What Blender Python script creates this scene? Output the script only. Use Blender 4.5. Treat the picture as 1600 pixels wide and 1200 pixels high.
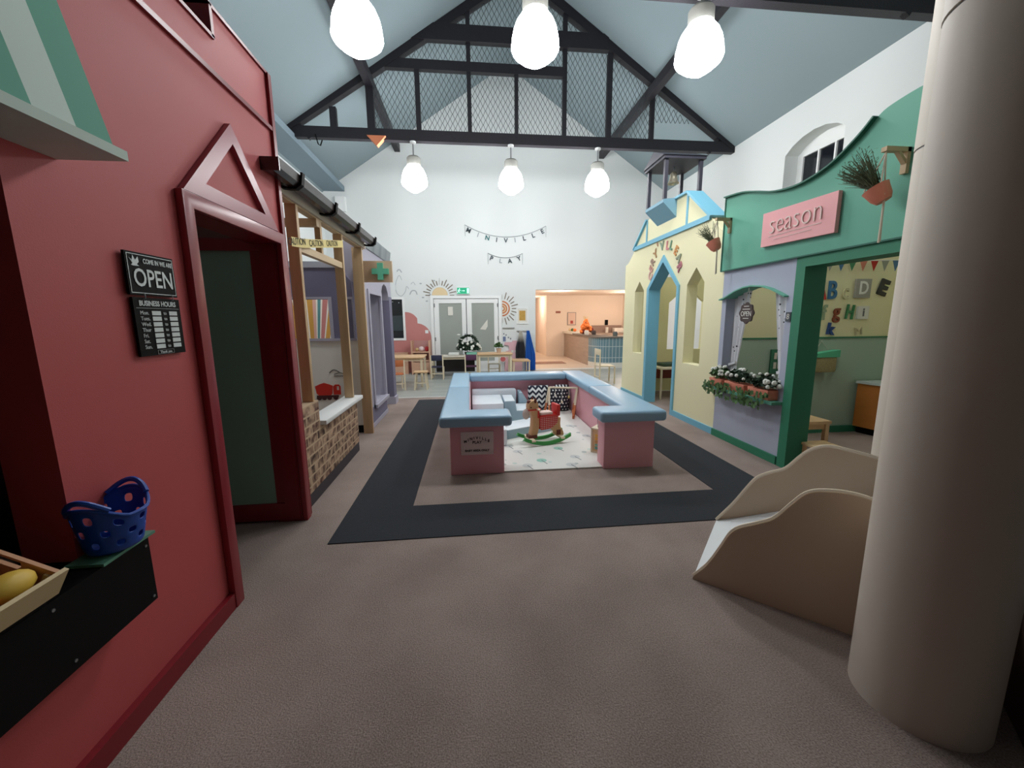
import bpy, bmesh, math, random
from mathutils import Matrix, Vector, Euler
for o in list(bpy.data.objects): bpy.data.objects.remove(o, do_unlink=True)
SC = bpy.context.scene; COL = SC.collection
# ---------------------------------------------------------------- camera, world, exposure
def rad(d): return math.radians(d)
cam_d = bpy.data.cameras.new('camera'); cam = bpy.data.objects.new('camera', cam_d); COL.objects.link(cam)
YAW, PIT, ROL, FPX = rad(5.877), rad(9.284), rad(.4727), 620.14
fw = Vector((math.sin(YAW)*math.cos(PIT), math.cos(YAW)*math.cos(PIT), -math.sin(PIT)))
rt = Vector((math.cos(YAW), -math.sin(YAW), 0)); dn = fw.cross(rt)
r2 = math.cos(ROL)*rt + math.sin(ROL)*dn; d2 = -math.sin(ROL)*rt + math.cos(ROL)*dn
M = Matrix((r2, -d2, -fw)).transposed().to_4x4(); M.translation = (0, 0, 1.5)
cam.matrix_world = M
cam_d.sensor_width = 36; cam_d.lens = FPX/1600*36; cam_d.clip_start = .05; cam_d.clip_end = 100
SC.camera = cam
w = bpy.data.worlds.new('world'); SC.world = w; w.use_nodes = True
w.node_tree.nodes['Background'].inputs[0].default_value = (.012, .014, .02, 1)
SC.view_settings.view_transform = 'Standard'; SC.view_settings.look = 'None'
SC.view_settings.gamma = 1; SC.view_settings.exposure = 0.0; SC.view_settings.use_curve_mapping = False
LAMP = 50.0          # radiance of the glass pendant shades
WARM = 36.0          # watts of each cafe ceiling lamp
# ---------------------------------------------------------------- materials
def lin(c):
    r = []
    for v in c:
        v /= 255.; r.append(v/12.92 if v <= .04045 else ((v+.055)/1.055)**2.4)
    return (*r, 1)
MC = {}
def nd(m, t, **k):
    n = m.node_tree.nodes.new(t)
    for a, b in k.items(): setattr(n, a, b)
    return n
def mat(name, rgb, rough=.6, metal=0, var=0, vs=6, bump=0, bs=200, emit=None, spec=.5, alpha=None):
    if name in MC: return MC[name]
    m = bpy.data.materials.new(name); m.use_nodes = True; MC[name] = m
    b = m.node_tree.nodes['Principled BSDF']; L = m.node_tree.links
    b.inputs['Base Color'].default_value = lin(rgb); b.inputs['Roughness'].default_value = rough
    b.inputs['Metallic'].default_value = metal; b.inputs['Specular IOR Level'].default_value = spec
    m.diffuse_color = lin(rgb)
    if emit:
        b.inputs['Emission Color'].default_value = lin(rgb); b.inputs['Emission Strength'].default_value = emit
    if alpha is not None: b.inputs['Alpha'].default_value = alpha
    tc = None
    if var or bump:
        tc = nd(m, 'ShaderNodeTexCoord')
    if var:
        n = nd(m, 'ShaderNodeTexNoise'); n.inputs['Scale'].default_value = vs; n.inputs['Detail'].default_value = 5
        L.new(tc.outputs['Object'], n.inputs['Vector'])
        mx = nd(m, 'ShaderNodeMix', data_type='RGBA')
        c = lin(rgb)
        mx.inputs[6].default_value = tuple(x*(1-var) for x in c[:3])+(1,)
        mx.inputs[7].default_value = tuple(min(1, x*(1+var)) for x in c[:3])+(1,)
        L.new(n.outputs['Fac'], mx.inputs[0]); L.new(mx.outputs[2], b.inputs['Base Color'])
    if bump:
        n2 = nd(m, 'ShaderNodeTexNoise'); n2.inputs['Scale'].default_value = bs
        L.new(tc.outputs['Object'], n2.inputs['Vector'])
        bp = nd(m, 'ShaderNodeBump'); bp.inputs['Strength'].default_value = bump; bp.inputs['Distance'].default_value = .01
        L.new(n2.outputs['Fac'], bp.inputs['Height']); L.new(bp.outputs[0], b.inputs['Normal'])
    return m
def wood(name, rgb, scale=(2, 2, 30), var=.25, rough=.55):
    if name in MC: return MC[name]
    m = mat(name, rgb, rough); b = m.node_tree.nodes['Principled BSDF']; L = m.node_tree.links
    tc = nd(m, 'ShaderNodeTexCoord'); mp = nd(m, 'ShaderNodeMapping'); mp.inputs['Scale'].default_value = scale
    n = nd(m, 'ShaderNodeTexNoise'); n.inputs['Scale'].default_value = 1.5; n.inputs['Detail'].default_value = 6
    mx = nd(m, 'ShaderNodeMix', data_type='RGBA'); c = lin(rgb)
    mx.inputs[6].default_value = tuple(x*(1-var) for x in c[:3])+(1,); mx.inputs[7].default_value = tuple(min(1, x*(1+var)) for x in c[:3])+(1,)
    L.new(tc.outputs['Object'], mp.inputs[0]); L.new(mp.outputs[0], n.inputs['Vector'])
    L.new(n.outputs['Fac'], mx.inputs[0]); L.new(mx.outputs[2], b.inputs['Base Color'])
    return m
def math_node(m, op, a, b=None, c=None):
    n = nd(m, 'ShaderNodeMath', operation=op)
    for i, v in enumerate((a, b, c)):
        if v is None: continue
        if isinstance(v, (int, float)): n.inputs[i].default_value = v
        else: m.node_tree.links.new(v, n.inputs[i])
    return n.outputs[0]
def mixc(m, fac, c1, c2, tobase=True):
    mx = nd(m, 'ShaderNodeMix', data_type='RGBA'); L = m.node_tree.links
    if not isinstance(fac, (int, float)): L.new(fac, mx.inputs[0])
    for i, c in ((6, c1), (7, c2)):
        if isinstance(c, tuple): mx.inputs[i].default_value = c
        else: L.new(c, mx.inputs[i])
    if tobase: L.new(mx.outputs[2], m.node_tree.nodes['Principled BSDF'].inputs['Base Color'])
    return mx.outputs[2]
def mapped(m, scale=(1, 1, 1), rot=(0, 0, 0), src='Object'):
    tc = nd(m, 'ShaderNodeTexCoord'); mp = nd(m, 'ShaderNodeMapping')
    mp.inputs['Scale'].default_value = scale; mp.inputs['Rotation'].default_value = rot
    m.node_tree.links.new(tc.outputs[src], mp.inputs[0]); return mp.outputs[0]
def xyz(m, v):
    s = nd(m, 'ShaderNodeSeparateXYZ'); m.node_tree.links.new(v, s.inputs[0]); return s.outputs
def dots(name, base, dot, scale, thr, rnd=1.0, rot=(0, 0, 0), dot2=None):
    m = mat(name, base, .8); v = nd(m, 'ShaderNodeTexVoronoi'); v.inputs['Scale'].default_value = scale
    v.inputs['Randomness'].default_value = rnd
    m.node_tree.links.new(mapped(m, rot=rot), v.inputs['Vector'])
    f = math_node(m, 'LESS_THAN', v.outputs['Distance'], thr)
    if dot2:
        s = xyz(m, v.outputs['Color']); d = mixc(m, math_node(m, 'GREATER_THAN', s[0], .5), lin(dot), lin(dot2), False)
    else: d = lin(dot)
    mixc(m, f, lin(base), d); return m
# ---------------------------------------------------------------- mesh builder
ORG = {}
class MB:
    def __init__(s): s.v = []; s.f = []; s.fm = []; s.mats = []; s.cur = 0; s.X = Matrix()
    def mat(s, m):
        if m not in s.mats: s.mats.append(m)
        s.cur = s.mats.index(m); return s
    def add(s, vs, fs):
        b = len(s.v); s.v += [s.X @ Vector(p) for p in vs]
        s.f += [tuple(b+i for i in f) for f in fs]; s.fm += [s.cur]*len(fs); return s
    def box(s, x0, x1, y0, y1, z0, z1):
        return s.add([(x0, y0, z0), (x1, y0, z0), (x1, y1, z0), (x0, y1, z0), (x0, y0, z1), (x1, y0, z1), (x1, y1, z1), (x0, y1, z1)],
                     [(3, 2, 1, 0), (4, 5, 6, 7), (0, 1, 5, 4), (1, 2, 6, 5), (2, 3, 7, 6), (3, 0, 4, 7)])
    def cb(s, c, d): return s.box(c[0]-d[0]/2, c[0]+d[0]/2, c[1]-d[1]/2, c[1]+d[1]/2, c[2]-d[2]/2, c[2]+d[2]/2)
    def bar(s, p0, p1, w, h, up=(0, 0, 1)):
        p0, p1 = Vector(p0), Vector(p1); d = (p1-p0).normalized(); up = Vector(up)
        if abs(d.dot(up)) > .99: up = Vector((0, 1, 0))
        a = d.cross(up).normalized(); b = a.cross(d).normalized(); vs = []
        for p in (p0, p1):
            for i, j in ((-1, -1), (1, -1), (1, 1), (-1, 1)): vs.append(p+a*i*w/2+b*j*h/2)
        return s.add(vs, [(0, 1, 2, 3), (7, 6, 5, 4), (0, 4, 5, 1), (1, 5, 6, 2), (2, 6, 7, 3), (3, 7, 4, 0)])
    def tube(s, pts, r, n=8, cap=True):
        pts = [Vector(p) for p in pts]; rs = r if isinstance(r, (list, tuple)) else [r]*len(pts); vs = []; fs = []
        pa = None
        for i, p in enumerate(pts):
            d = (pts[min(i+1, len(pts)-1)]-pts[max(i-1, 0)]).normalized()
            if pa is None: pa = d.orthogonal().normalized()
            pa = (pa-d*pa.dot(d)); pa = pa.normalized() if pa.length > 1e-6 else d.orthogonal().normalized()
            b = d.cross(pa)
            for k in range(n):
                t = 2*math.pi*k/n; vs.append(p+rs[i]*(math.cos(t)*pa+math.sin(t)*b))
        for i in range(len(pts)-1):
            for k in range(n):
                a = i*n+k; c = i*n+(k+1) % n; fs.append((a, c, c+n, a+n))
        if cap:
            fs.append(tuple(range(n))[::-1]); fs.append(tuple((len(pts)-1)*n+k for k in range(n)))
        return s.add(vs, fs)
    def lathe(s, prof, c, n=24, axis=(0, 0, 1)):
        q = Vector((0, 0, 1)).rotation_difference(Vector(axis)); vs = []; fs = []; c = Vector(c)
        for r, z in prof:
            for k in range(n):
                t = 2*math.pi*k/n; vs.append(c+q @ Vector((r*math.cos(t), r*math.sin(t), z)))
        for i in range(len(prof)-1):
            for k in range(n):
                a = i*n+k; b = i*n+(k+1) % n; fs.append((a, b, b+n, a+n))
        if prof[0][0] > 1e-4: fs.append(tuple(range(n))[::-1])
        if prof[-1][0] > 1e-4: fs.append(tuple((len(prof)-1)*n+k for k in range(n)))
        return s.add(vs, fs)
    def ell(s, c, r, n=12, m=8):
        vs = []; fs = []; r = r if isinstance(r, (tuple, list)) else (r, r, r)
        for i in range(m+1):
            a = math.pi*i/m
            for k in range(n):
                t = 2*math.pi*k/n; vs.append((c[0]+r[0]*math.sin(a)*math.cos(t), c[1]+r[1]*math.sin(a)*math.sin(t), c[2]-r[2]*math.cos(a)))
        for i in range(m):
            for k in range(n):
                a = i*n+k; b = i*n+(k+1) % n; fs.append((a, b, b+n, a+n))
        return s.add(vs, fs)
    def poly(s, pts, h):                                  # extrude a closed 3D polygon along vector h
        n = len(pts); h = Vector(h); a = [Vector(p) for p in pts]
        return s.add(a+[p+h for p in a], [tuple(range(n))[::-1], tuple(range(n, 2*n))]+[(i, (i+1) % n, n+(i+1) % n, n+i) for i in range(n)])
    def plate(s, outer, holes, O, U, V, t):               # flat board with holes; front face in plane O,U,V; goes back by t
        cu = bpy.data.curves.new('t', 'CURVE'); cu.dimensions = '2D'; cu.fill_mode = 'BOTH'; cu.extrude = t/2
        for loop in [outer]+holes:
            sp = cu.splines.new('POLY'); sp.points.add(len(loop)-1); sp.use_cyclic_u = True
            for i, p in enumerate(loop): sp.points[i].co = (p[0], p[1], 0, 1)
        return s._curve(cu, O, U, V, -t/2)
    def text(s, txt, size, O, U, V, ext=.003, align='CENTER', bold=0):
        cu = bpy.data.curves.new('t', 'FONT'); cu.body = txt; cu.size = size; cu.extrude = ext/2; cu.align_x = align; cu.align_y = 'CENTER'; cu.offset = bold
        cu.resolution_u = 3
        return s._curve(cu, O, U, V, ext/2)
    def _curve(s, cu, O, U, V, off):
        o = bpy.data.objects.new('t', cu); COL.objects.link(o); dg = bpy.context.evaluated_depsgraph_get()
        me = bpy.data.meshes.new_from_object(o.evaluated_get(dg)); O, U, V = Vector(O), Vector(U), Vector(V); N = U.cross(V).normalized()
        bm = bmesh.new(); bm.from_mesh(me); bmesh.ops.remove_doubles(bm, verts=bm.verts, dist=1e-5); bm.to_mesh(me); bm.free()
        s.add([O+U*v.co.x+V*v.co.y+N*(v.co.z+off) for v in me.vertices], [tuple(p.vertices) for p in me.polygons])
        bpy.data.objects.remove(o, do_unlink=True); bpy.data.meshes.remove(me); bpy.data.curves.remove(cu); return s
    def build(s, name, m=None, parent=None, bevel=0, seg=2, smooth=35, label=None, cat=None, group=None, kind=None, subd=0, fixn=True):
        if parent is not None: org = ORG[parent.name]
        else:
            xs = [v.x for v in s.v]; ys = [v.y for v in s.v]; zs = [v.z for v in s.v]
            org = Vector(((min(xs)+max(xs))/2, (min(ys)+max(ys))/2, min(zs)))
        me = bpy.data.meshes.new(name); me.from_pydata([v-org for v in s.v], [], s.f)
        for mm in ([m] if m else s.mats): me.materials.append(mm)
        if not m:
            for p, i in zip(me.polygons, s.fm): p.material_index = i
        bm = bmesh.new(); bm.from_mesh(me)
        if fixn: bmesh.ops.recalc_face_normals(bm, faces=bm.faces)
        if bevel:
            es = [e for e in bm.edges if len(e.link_faces) == 2 and e.calc_face_angle(0) > .5]
            bmesh.ops.bevel(bm, geom=es, offset=bevel, segments=seg, profile=.5, affect='EDGES', clamp_overlap=True)
        bm.to_mesh(me); bm.free()
        for p in me.polygons: p.use_smooth = True
        me.set_sharp_from_angle(angle=rad(smooth))
        o = bpy.data.objects.new(name, me); COL.objects.link(o); ORG[o.name] = org
        if subd:
            sm = o.modifiers.new('s', 'SUBSURF'); sm.levels = sm.render_levels = subd
        if parent is not None: o.parent = parent
        else: o.location = org
        tag(o, label, cat, group, kind); return o
def tag(o, label=None, cat=None, group=None, kind=None):
    if label: o['label'] = label
    if cat: o['category'] = cat
    if group: o['group'] = group
    if kind: o['kind'] = kind
    return o
def root(name, loc, label, cat, group=None, kind=None):
    o = bpy.data.objects.new(name, None); COL.objects.link(o); o.location = loc; o.empty_display_size = .1
    ORG[o.name] = Vector(loc); return tag(o, label, cat, group, kind)
def dup(o, loc, rz=0, label=None, group=None, parent=None):
    c = o.copy(); COL.objects.link(c)
    if parent is None:
        c.location = loc; c.rotation_euler = (0, 0, rz)
        if label: c['label'] = label
        if group: c['group'] = group
    else: c.parent = parent
    for ch in list(o.children): dup(ch, None, parent=c)
    return c
def S(name, mb, m, **k): return mb.build(name, m, kind='structure', **k)
def arc(cx, cy, r, a0, a1, n): return [(cx+r*math.cos(rad(a0+(a1-a0)*i/n)), cy+r*math.sin(rad(a0+(a1-a0)*i/n))) for i in range(n+1)]
UY, UmY, UX, UZ = (0, 1, 0), (0, -1, 0), (1, 0, 0), (0, 0, 1)
def smoothcurve(pts, k=6):                               # Catmull-Rom through 2D points
    P = [pts[0]]+list(pts)+[pts[-1]]; out = []
    for i in range(1, len(P)-2):
        for j in range(k):
            t = j/k; a = [P[i-1], P[i], P[i+1], P[i+2]]
            out.append(tuple(.5*((2*a[1][q])+(-a[0][q]+a[2][q])*t+(2*a[0][q]-5*a[1][q]+4*a[2][q]-a[3][q])*t*t+(-a[0][q]+3*a[1][q]-3*a[2][q]+a[3][q])*t**3) for q in range(len(a[0]))))
    return out+[tuple(pts[-1])]
R = random.Random(5)
# ---------------------------------------------------------------- palette
WALL = mat('wall_paint', (222, 226, 226), .85, bump=.05, bs=60)
CEIL = mat('ceiling_paint', (134, 150, 155), .85, bump=.05, bs=40)
BLK = mat('black_timber', (30, 27, 34), .55, var=.3, vs=12, bump=.3, bs=60)
BLACK = mat('black_board', (9, 9, 10), .6, spec=.15)
RED = mat('red_wall_paint', (186, 78, 80), .62, var=.03, vs=3, bump=.05)
DRED = mat('dark_red_gloss', (128, 26, 36), .35)
PTRIM = mat('plum_trim_gloss', (160, 72, 84), .3)
PINK = mat('pink_vinyl', (228, 166, 176), .5)
BLUEV = mat('blue_vinyl', (148, 184, 210), .33, bump=.08, bs=9)
YEL = mat('cream_yellow_paint', (236, 230, 190), .7, bump=.04)
LBLUE = mat('light_blue_paint', (118, 182, 206), .55)
GRN = mat('green_paint', (98, 168, 145), .65, var=.04, vs=4, bump=.05)
DGRN = mat('deep_green_paint', (48, 128, 98), .6)
LIL = mat('pale_lilac_paint', (176, 182, 200), .7, var=.05, vs=3, bump=.06)
PURP = mat('grey_purple_paint', (112, 110, 134), .7, var=.04, vs=5)
LILT = mat('lilac_trim', (170, 168, 184), .6)
PINE = wood('pine_timber', (200, 168, 128), (14, 14, 1.2), .22)
PINEH = wood('pine_timber_horizontal', (212, 186, 148), (14, 1.2, 14), .2)
BIRCH = wood('birch_wood', (222, 190, 146), (3, 12, 12), .12)
PALEW = mat('pale_wood_frame', (226, 212, 184), .5)
WHITE = mat('white_gloss', (236, 238, 238), .4)
OFFW = mat('off_white', (222, 220, 212), .7)
CHROME = mat('grey_metal', (150, 155, 160), .35, metal=.8)
GREY = mat('mid_grey', (130, 132, 134), .6)
CREAM = mat('cream_sheet_column', (206, 197, 184), .6, bump=.03, bs=30)
LEAF = mat('leaf_green', (70, 104, 56), .6, var=.35, vs=30)
DLEAF = mat('dark_leaf', (40, 62, 44), .6, var=.3, vs=30)
TERRA = mat('terracotta', (222, 136, 112), .7)
# ---------------------------------------------------------------- room shell
XL, XR, YB, YF, ZE, XA, ZA = -3.8, 5.67, 11.6, -4.0, 5.06, 1.1, 8.1
def zc(x): return ZE+(ZA-ZE)*(1-abs(x-XA)/4.57)
carpet = mat('carpet', (150, 132, 124), .95, spec=.1)
def _carpet(m, c1, c2, sc):
    v = mapped(m); n = nd(m, 'ShaderNodeTexNoise'); n.inputs['Scale'].default_value = sc; n.inputs['Detail'].default_value = 8
    n2 = nd(m, 'ShaderNodeTexNoise'); n2.inputs['Scale'].default_value = 2.2; n2.inputs['Detail'].default_value = 4
    m.node_tree.links.new(v, n.inputs['Vector']); m.node_tree.links.new(v, n2.inputs['Vector'])
    f = math_node(m, 'ADD', math_node(m, 'MULTIPLY', n.outputs['Fac'], .7), math_node(m, 'MULTIPLY', n2.outputs['Fac'], .3))
    rr = nd(m, 'ShaderNodeMapRange'); rr.inputs[1].default_value = .38; rr.inputs[2].default_value = .62
    m.node_tree.links.new(f, rr.inputs[0]); mixc(m, rr.outputs[0], lin(c1), lin(c2))
    bp = nd(m, 'ShaderNodeBump'); bp.inputs['Strength'].default_value = .5; bp.inputs['Distance'].default_value = .01
    m.node_tree.links.new(n.outputs['Fac'], bp.inputs['Height']); m.node_tree.links.new(bp.outputs[0], m.node_tree.nodes['Principled BSDF'].inputs['Normal'])
_carpet(carpet, (128, 113, 106), (170, 153, 145), 160)
S('floor', MB().box(XL, XR, YF, 7.78, -.1, 0), carpet)
vinyl = mat('grey_plank_vinyl', (160, 166, 164), .35)
def _planks(m, c1, c2, mortar, rot=0, sc=1, bw=1.2, rh=.18, ms=.003):
    b = nd(m, 'ShaderNodeTexBrick'); m.node_tree.links.new(mapped(m, rot=(0, 0, rot)), b.inputs['Vector'])
    b.inputs['Color1'].default_value = lin(c1); b.inputs['Color2'].default_value = lin(c2); b.inputs['Mortar'].default_value = lin(mortar)
    b.inputs['Scale'].default_value = sc; b.inputs['Brick Width'].default_value = bw; b.inputs['Row Height'].default_value = rh; b.inputs['Mortar Size'].default_value = ms
    m.node_tree.links.new(b.outputs['Color'], m.node_tree.nodes['Principled BSDF'].inputs['Base Color']); return b
_planks(vinyl, (150, 158, 155), (170, 174, 170), (128, 134, 132))
S('floor', MB().box(XL, XR, 7.78, YB, -.1, 0), vinyl)
cafef = mat('pale_plank_floor', (226, 210, 192), .35); _planks(cafef, (228, 212, 194), (214, 198, 182), (196, 180, 165))
S('floor', MB().box(1.0, 6.4, YB, 19.3, -.1, 0), cafef)
S('trim_1', MB().box(XL, XR, 7.755, 7.80, 0, .006), mat('floor_strip_metal', (215, 216, 214), .4))
wb = MB().plate([(XL, 0), (XR, 0), (XR, zc(XR)), (XA, ZA), (XL, zc(XL))],
                [[(-1.05, .001), (.85, .001), (.85, 2.11), (-1.05, 2.11)], [(1.90, .001), (5.4, .001), (5.4, 2.335), (1.90, 2.335)], [(-2.75, .96), (-1.85, .96), (-1.85, 2.1), (-2.75, 2.1)]],
                (0, YB, 0), UX, UZ, .25)
S('wall_back', wb, WALL)
S('wall_left', MB().box(XL-.2, XL, YF, YB+.2, 0, zc(XL)+.05), WALL)
archw = [(4.94, 3.6), (7.1, 3.6), (7.1, 4.32), (6.86, 4.44), (6.52, 4.53), (6.18, 4.5), (5.94, 4.40), (5.94, 3.6)]
archw = [(5.94, 3.6), (7.1, 3.6), (7.1, 4.33), (6.95, 4.43), (6.75, 4.50), (6.52, 4.525), (6.29, 4.50), (6.09, 4.43), (5.94, 4.33)]
S('wall_right', MB().plate([(YF, 0), (YB, 0), (YB, zc(XR)+.05), (YF, zc(XR)+.05)], [archw], (XR, 0, 0), UmY, UZ, .35) if False else
  MB().plate([(-YF, 0), (-YF, zc(XR)+.05), (-YB, zc(XR)+.05), (-YB, 0)], [[(-a, b) for a, b in archw]], (XR, 0, 0), UmY, UZ, .35), WALL)
S('wall_front', MB().plate([(XL, 0), (XR, 0), (XR, zc(XR)), (XA, ZA), (XL, zc(XL))], [], (0, YF-.2, 0), UX, UZ, .2), mat('dark_front_wall', (90, 80, 72), .8))  # unseen wall toned dark to cut bounce light on the foreground
cl = MB()
for x in (XL-.3, XR+.4):
    cl.poly([(x, YF-.4, zc(x)), (XA, YF-.4, ZA), (XA, YF-.4, ZA+.12), (x, YF-.4, zc(x)+.12)], (0, YB+.25-YF+.4, 0))
S('ceiling', cl, CEIL)
S('trim_2', MB().box(XL, -3.22, YF, YB-.01, 4.87, 5.0), mat('eave_beam_paint', (120, 138, 148), .8))
# arched window in the right wall
wn = root('window_1', (5.95, 6.52, 3.6), 'small arched hall window with dark panes', 'window', kind='structure')
fr = MB().plate([(-7.12, 3.58), (-7.12, 4.56), (-5.92, 4.56), (-5.92, 3.58)], [[(-a, 3.7), (-a, 4.28), (-b, 4.28), (-b, 3.7)] for a, b in ((6.98, 6.68), (6.65, 6.36), (6.33, 6.05))], (5.92, 0, 0), UmY, UZ, .05)
fr.build('window_frame', WHITE, wn)
MB().box(5.95, 5.96, 5.95, 7.1, 3.6, 4.5).build('glass', mat('night_glass', (24, 28, 34), .08), wn)
# back wall dark window
wn = root('window_2', (-2.3, YB, .96), 'dark narrow window with white frame', 'window', kind='structure')
MB().plate([(-2.78, .93), (-1.82, .93), (-1.82, 2.13), (-2.78, 2.13)], [[(-2.72, .99), (-1.88, .99), (-1.88, 2.07), (-2.72, 2.07)]], (0, YB-.02, 0), UX, UZ, .06).build('window_frame', WHITE, wn)
MB().box(-2.75, -1.85, YB+.05, YB+.06, .96, 2.1).build('glass', MC['night_glass'], wn)
mb = MB()
for i in range(5): mb.ell((-2.66+.17*i, YB+.04, 2.0-.02*math.sin(i*2)), .012, 6, 4)
mb.build('fairy_lights', WHITE, wn)
MB().box(-2.70, -1.9, YB+.03, YB+.045, 1.2, 1.62).build('blind', mat('dark_blind', (52, 62, 66), .6), wn)
# exit double doors
dr = root('door_1', (-.1, YB, 0), 'white double exit doors with covered glass panes', 'door', kind='structure')
MB().plate([(-1.1, 0), (.9, 0), (.9, 2.17), (-1.1, 2.17)], [[(-1.02, .02), (.82, .02), (.82, 2.09), (-1.02, 2.09)]], (0, YB-.04, 0), UX, UZ, .12).build('door_frame', WHITE, dr)
gp = mat('grey_paper_glass', (160, 166, 160), .25, var=.06, vs=3)
for a, b in ((-1.01, -.11), (-.09, .81)):
    lf = MB().plate([(a, .02), (b, .02), (b, 2.08), (a, 2.08)], [[(a+.14, .3), (b-.12, .3), (b-.12, 1.96), (a+.14, 1.96)]], (0, YB-.01, 0), UX, UZ, .05).build('door_leaf', WHITE, dr)
    MB().box(a+.13, b-.11, YB+.012, YB+.02, .29, 1.97).build('pane', gp, lf)
mb = MB()
for x, z in ((-1.0, .95), (-1.0, 1.9), (.8, .97), (.8, 1.9)): mb.box(x-.02, x+.02, YB-.035, YB-.01, z-.05, z+.05)
mb.build('hinge', GREY, dr)
MB().box(-.16, -.13, YB-.07, YB-.02, .98, 1.1).build('handle', CHROME, dr)
MB().box(-.62, -.48, YB-.012, YB+.012, 1.62, 1.86).build('notice', OFFW, dr)
MB().poly([(.28, YB+.005, 1.22), (.5, YB+.005, 1.5), (.5, YB+.005, 1.3), (.44, YB+.005, 1.2)], (0, .005, 0)).build('notice', OFFW, dr)
# exit sign
t = root('exit_sign', (-.17, YB-.06, 2.2), 'green illuminated running-man exit sign above white double doors', 'exit sign')
MB().box(-.36, .02, YB-.06, YB, 2.2, 2.4).build('housing', WHITE, t)
MB().box(-.345, .0, YB-.066, YB-.06, 2.215, 2.385).build('panel', mat('sign_green_lit', (20, 150, 110), .4, emit=.6), t)
mb = MB(); y = YB-.070; ew = mat('sign_white_lit', (190, 240, 225), .4, emit=.7)
mb.box(-.07, -.01, y, y+.004, 2.23, 2.37); mb.ell((-.275, y, 2.355), (.014, .004, .014), 8, 5)
mb.bar((-.28, y, 2.335), (-.30, y, 2.28), .004, .03); mb.bar((-.30, y, 2.285), (-.265, y, 2.25), .004, .015); mb.bar((-.30, y, 2.285), (-.335, y, 2.24), .004, .015)
mb.bar((-.28, y, 2.33), (-.24, y, 2.3), .004, .012); mb.bar((-.28, y, 2.33), (-.325, y, 2.31), .004, .012)
mb.bar((-.215, y, 2.3), (-.15, y, 2.3), .004, .014); mb.poly([(-.155, y, 2.325), (-.155, y, 2.275), (-.125, y, 2.3)], (0, .004, 0))
mb.build('pictogram', ew, t)
# wall decals at the back
def decal(name, mb, m, label, cat='wall decal', **k): return mb.build(name, m, label=label, cat=cat, **k)
pc = [(-2.9, .0), (-1.115, .0), (-1.115, 1.0)]+arc(-1.52, 1.0, .405, 0, 85, 10)+arc(-1.80, 1.36, .36, 30, 93, 8)+[(-1.815, .925), (-2.9, .925)]
decal('cloud_mural', MB().plate(pc, [], (0, YB-.003, 0), UX, UZ, .003), mat('dusty_pink_paint', (196, 128, 124), .8), 'dusty pink scalloped cloud painted on back wall beside exit doors', 'mural')
def sun(cx, cz, r, a0, a1, n, m1, rings, label):
    t = root('sun_decal', (cx, YB-.004, cz), label, 'wall decal', 'sun decals beside the exit doors')
    mb = MB().mat(m1); pts = arc(cx, cz, r, a0, a1, 16); mb.plate([(cx, cz)]+pts, [], (0, YB-.004, 0), UX, UZ, .003)
    for q, c in rings:
        mb.mat(c); mb.plate([(cx, cz)]+arc(cx, cz, r*q, a0, a1, 16), [], (0, YB-.006-.002*(1-q), 0), UX, UZ, .002)
    mb.build('disc', None, t)
    mb = MB()
    for i in range(n):
        a = rad(a0+(a1-a0)*i/(n-1)); L = r*(1.28, 1.55)[i % 2]+r*.35
        mb.bar((cx+1.25*r*math.cos(a), YB-.004, cz+1.25*r*math.sin(a)), (cx+L*1.12*math.cos(a), YB-.004, cz+L*1.12*math.sin(a)), .003, .028)
    mb.build('rays', mat('sun_ray_grey', (128, 118, 106), .8), t)
sand = mat('sun_sand', (214, 190, 150), .8); terr = mat('sun_terracotta', (196, 116, 76), .8)
sun(-.83, 2.18, .22, 0, 180, 15, sand, [(.93, mat('sun_sand_inner', (222, 200, 160), .8))], 'pale sand half-sun decal with grey rays sitting on door top')
sun(.93, 1.80, .22, 90, -90, 13, terr, [(.82, OFFW), (.66, terr), (.5, sand), (.34, terr), (.2, OFFW)], 'striped terracotta half-sun decal with grey rays right of exit doors')
def stroke(mb, pts, wd=.012, y=YB-.003, k=6):
    P = smoothcurve(pts, k)
    for a, b in zip(P, P[1:]): mb.bar((a[0], y, a[1]), (b[0], y, b[1]), .003, wd)
t = root('script_decal', (-1.75, YB-.003, 2.16), 'faint grey swirly script lettering above dark window on back wall', 'wall decal')
for pts_, wd_ in (([(-1.98, 2.82), (-1.92, 2.88), (-1.85, 2.8)], .03), ([(-1.86, 2.6), (-1.93, 2.72), (-2.03, 2.5), (-2.02, 2.26), (-1.9, 2.16), (-1.78, 2.28), (-1.74, 2.42), (-1.68, 2.36)], .014),
    ([(-1.66, 2.2), (-1.6, 2.3), (-1.5, 2.3), (-1.46, 2.2)], .03), ([(-1.62, 2.48), (-1.55, 2.54), (-1.5, 2.46)], .014)):
    mb = MB(); stroke(mb, pts_, wd_); mb.build('stroke', mat('pale_grey_decal', (172, 178, 182), .8), t)
cm = MC['pale_grey_decal']; mb = MB()
for x, z in ((-1.30, 2.12), (-1.10, 2.2), (-1.2, 2.02), (-.98, 2.58), (-1.35, 2.5)): mb.ell((x, YB-.002, z), (.035, .003, .02), 8, 5)
decal('cloud_decals', mb, cm, 'scattered tiny faint grey cloud dots left of sand sun decal', kind='stuff')
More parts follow.
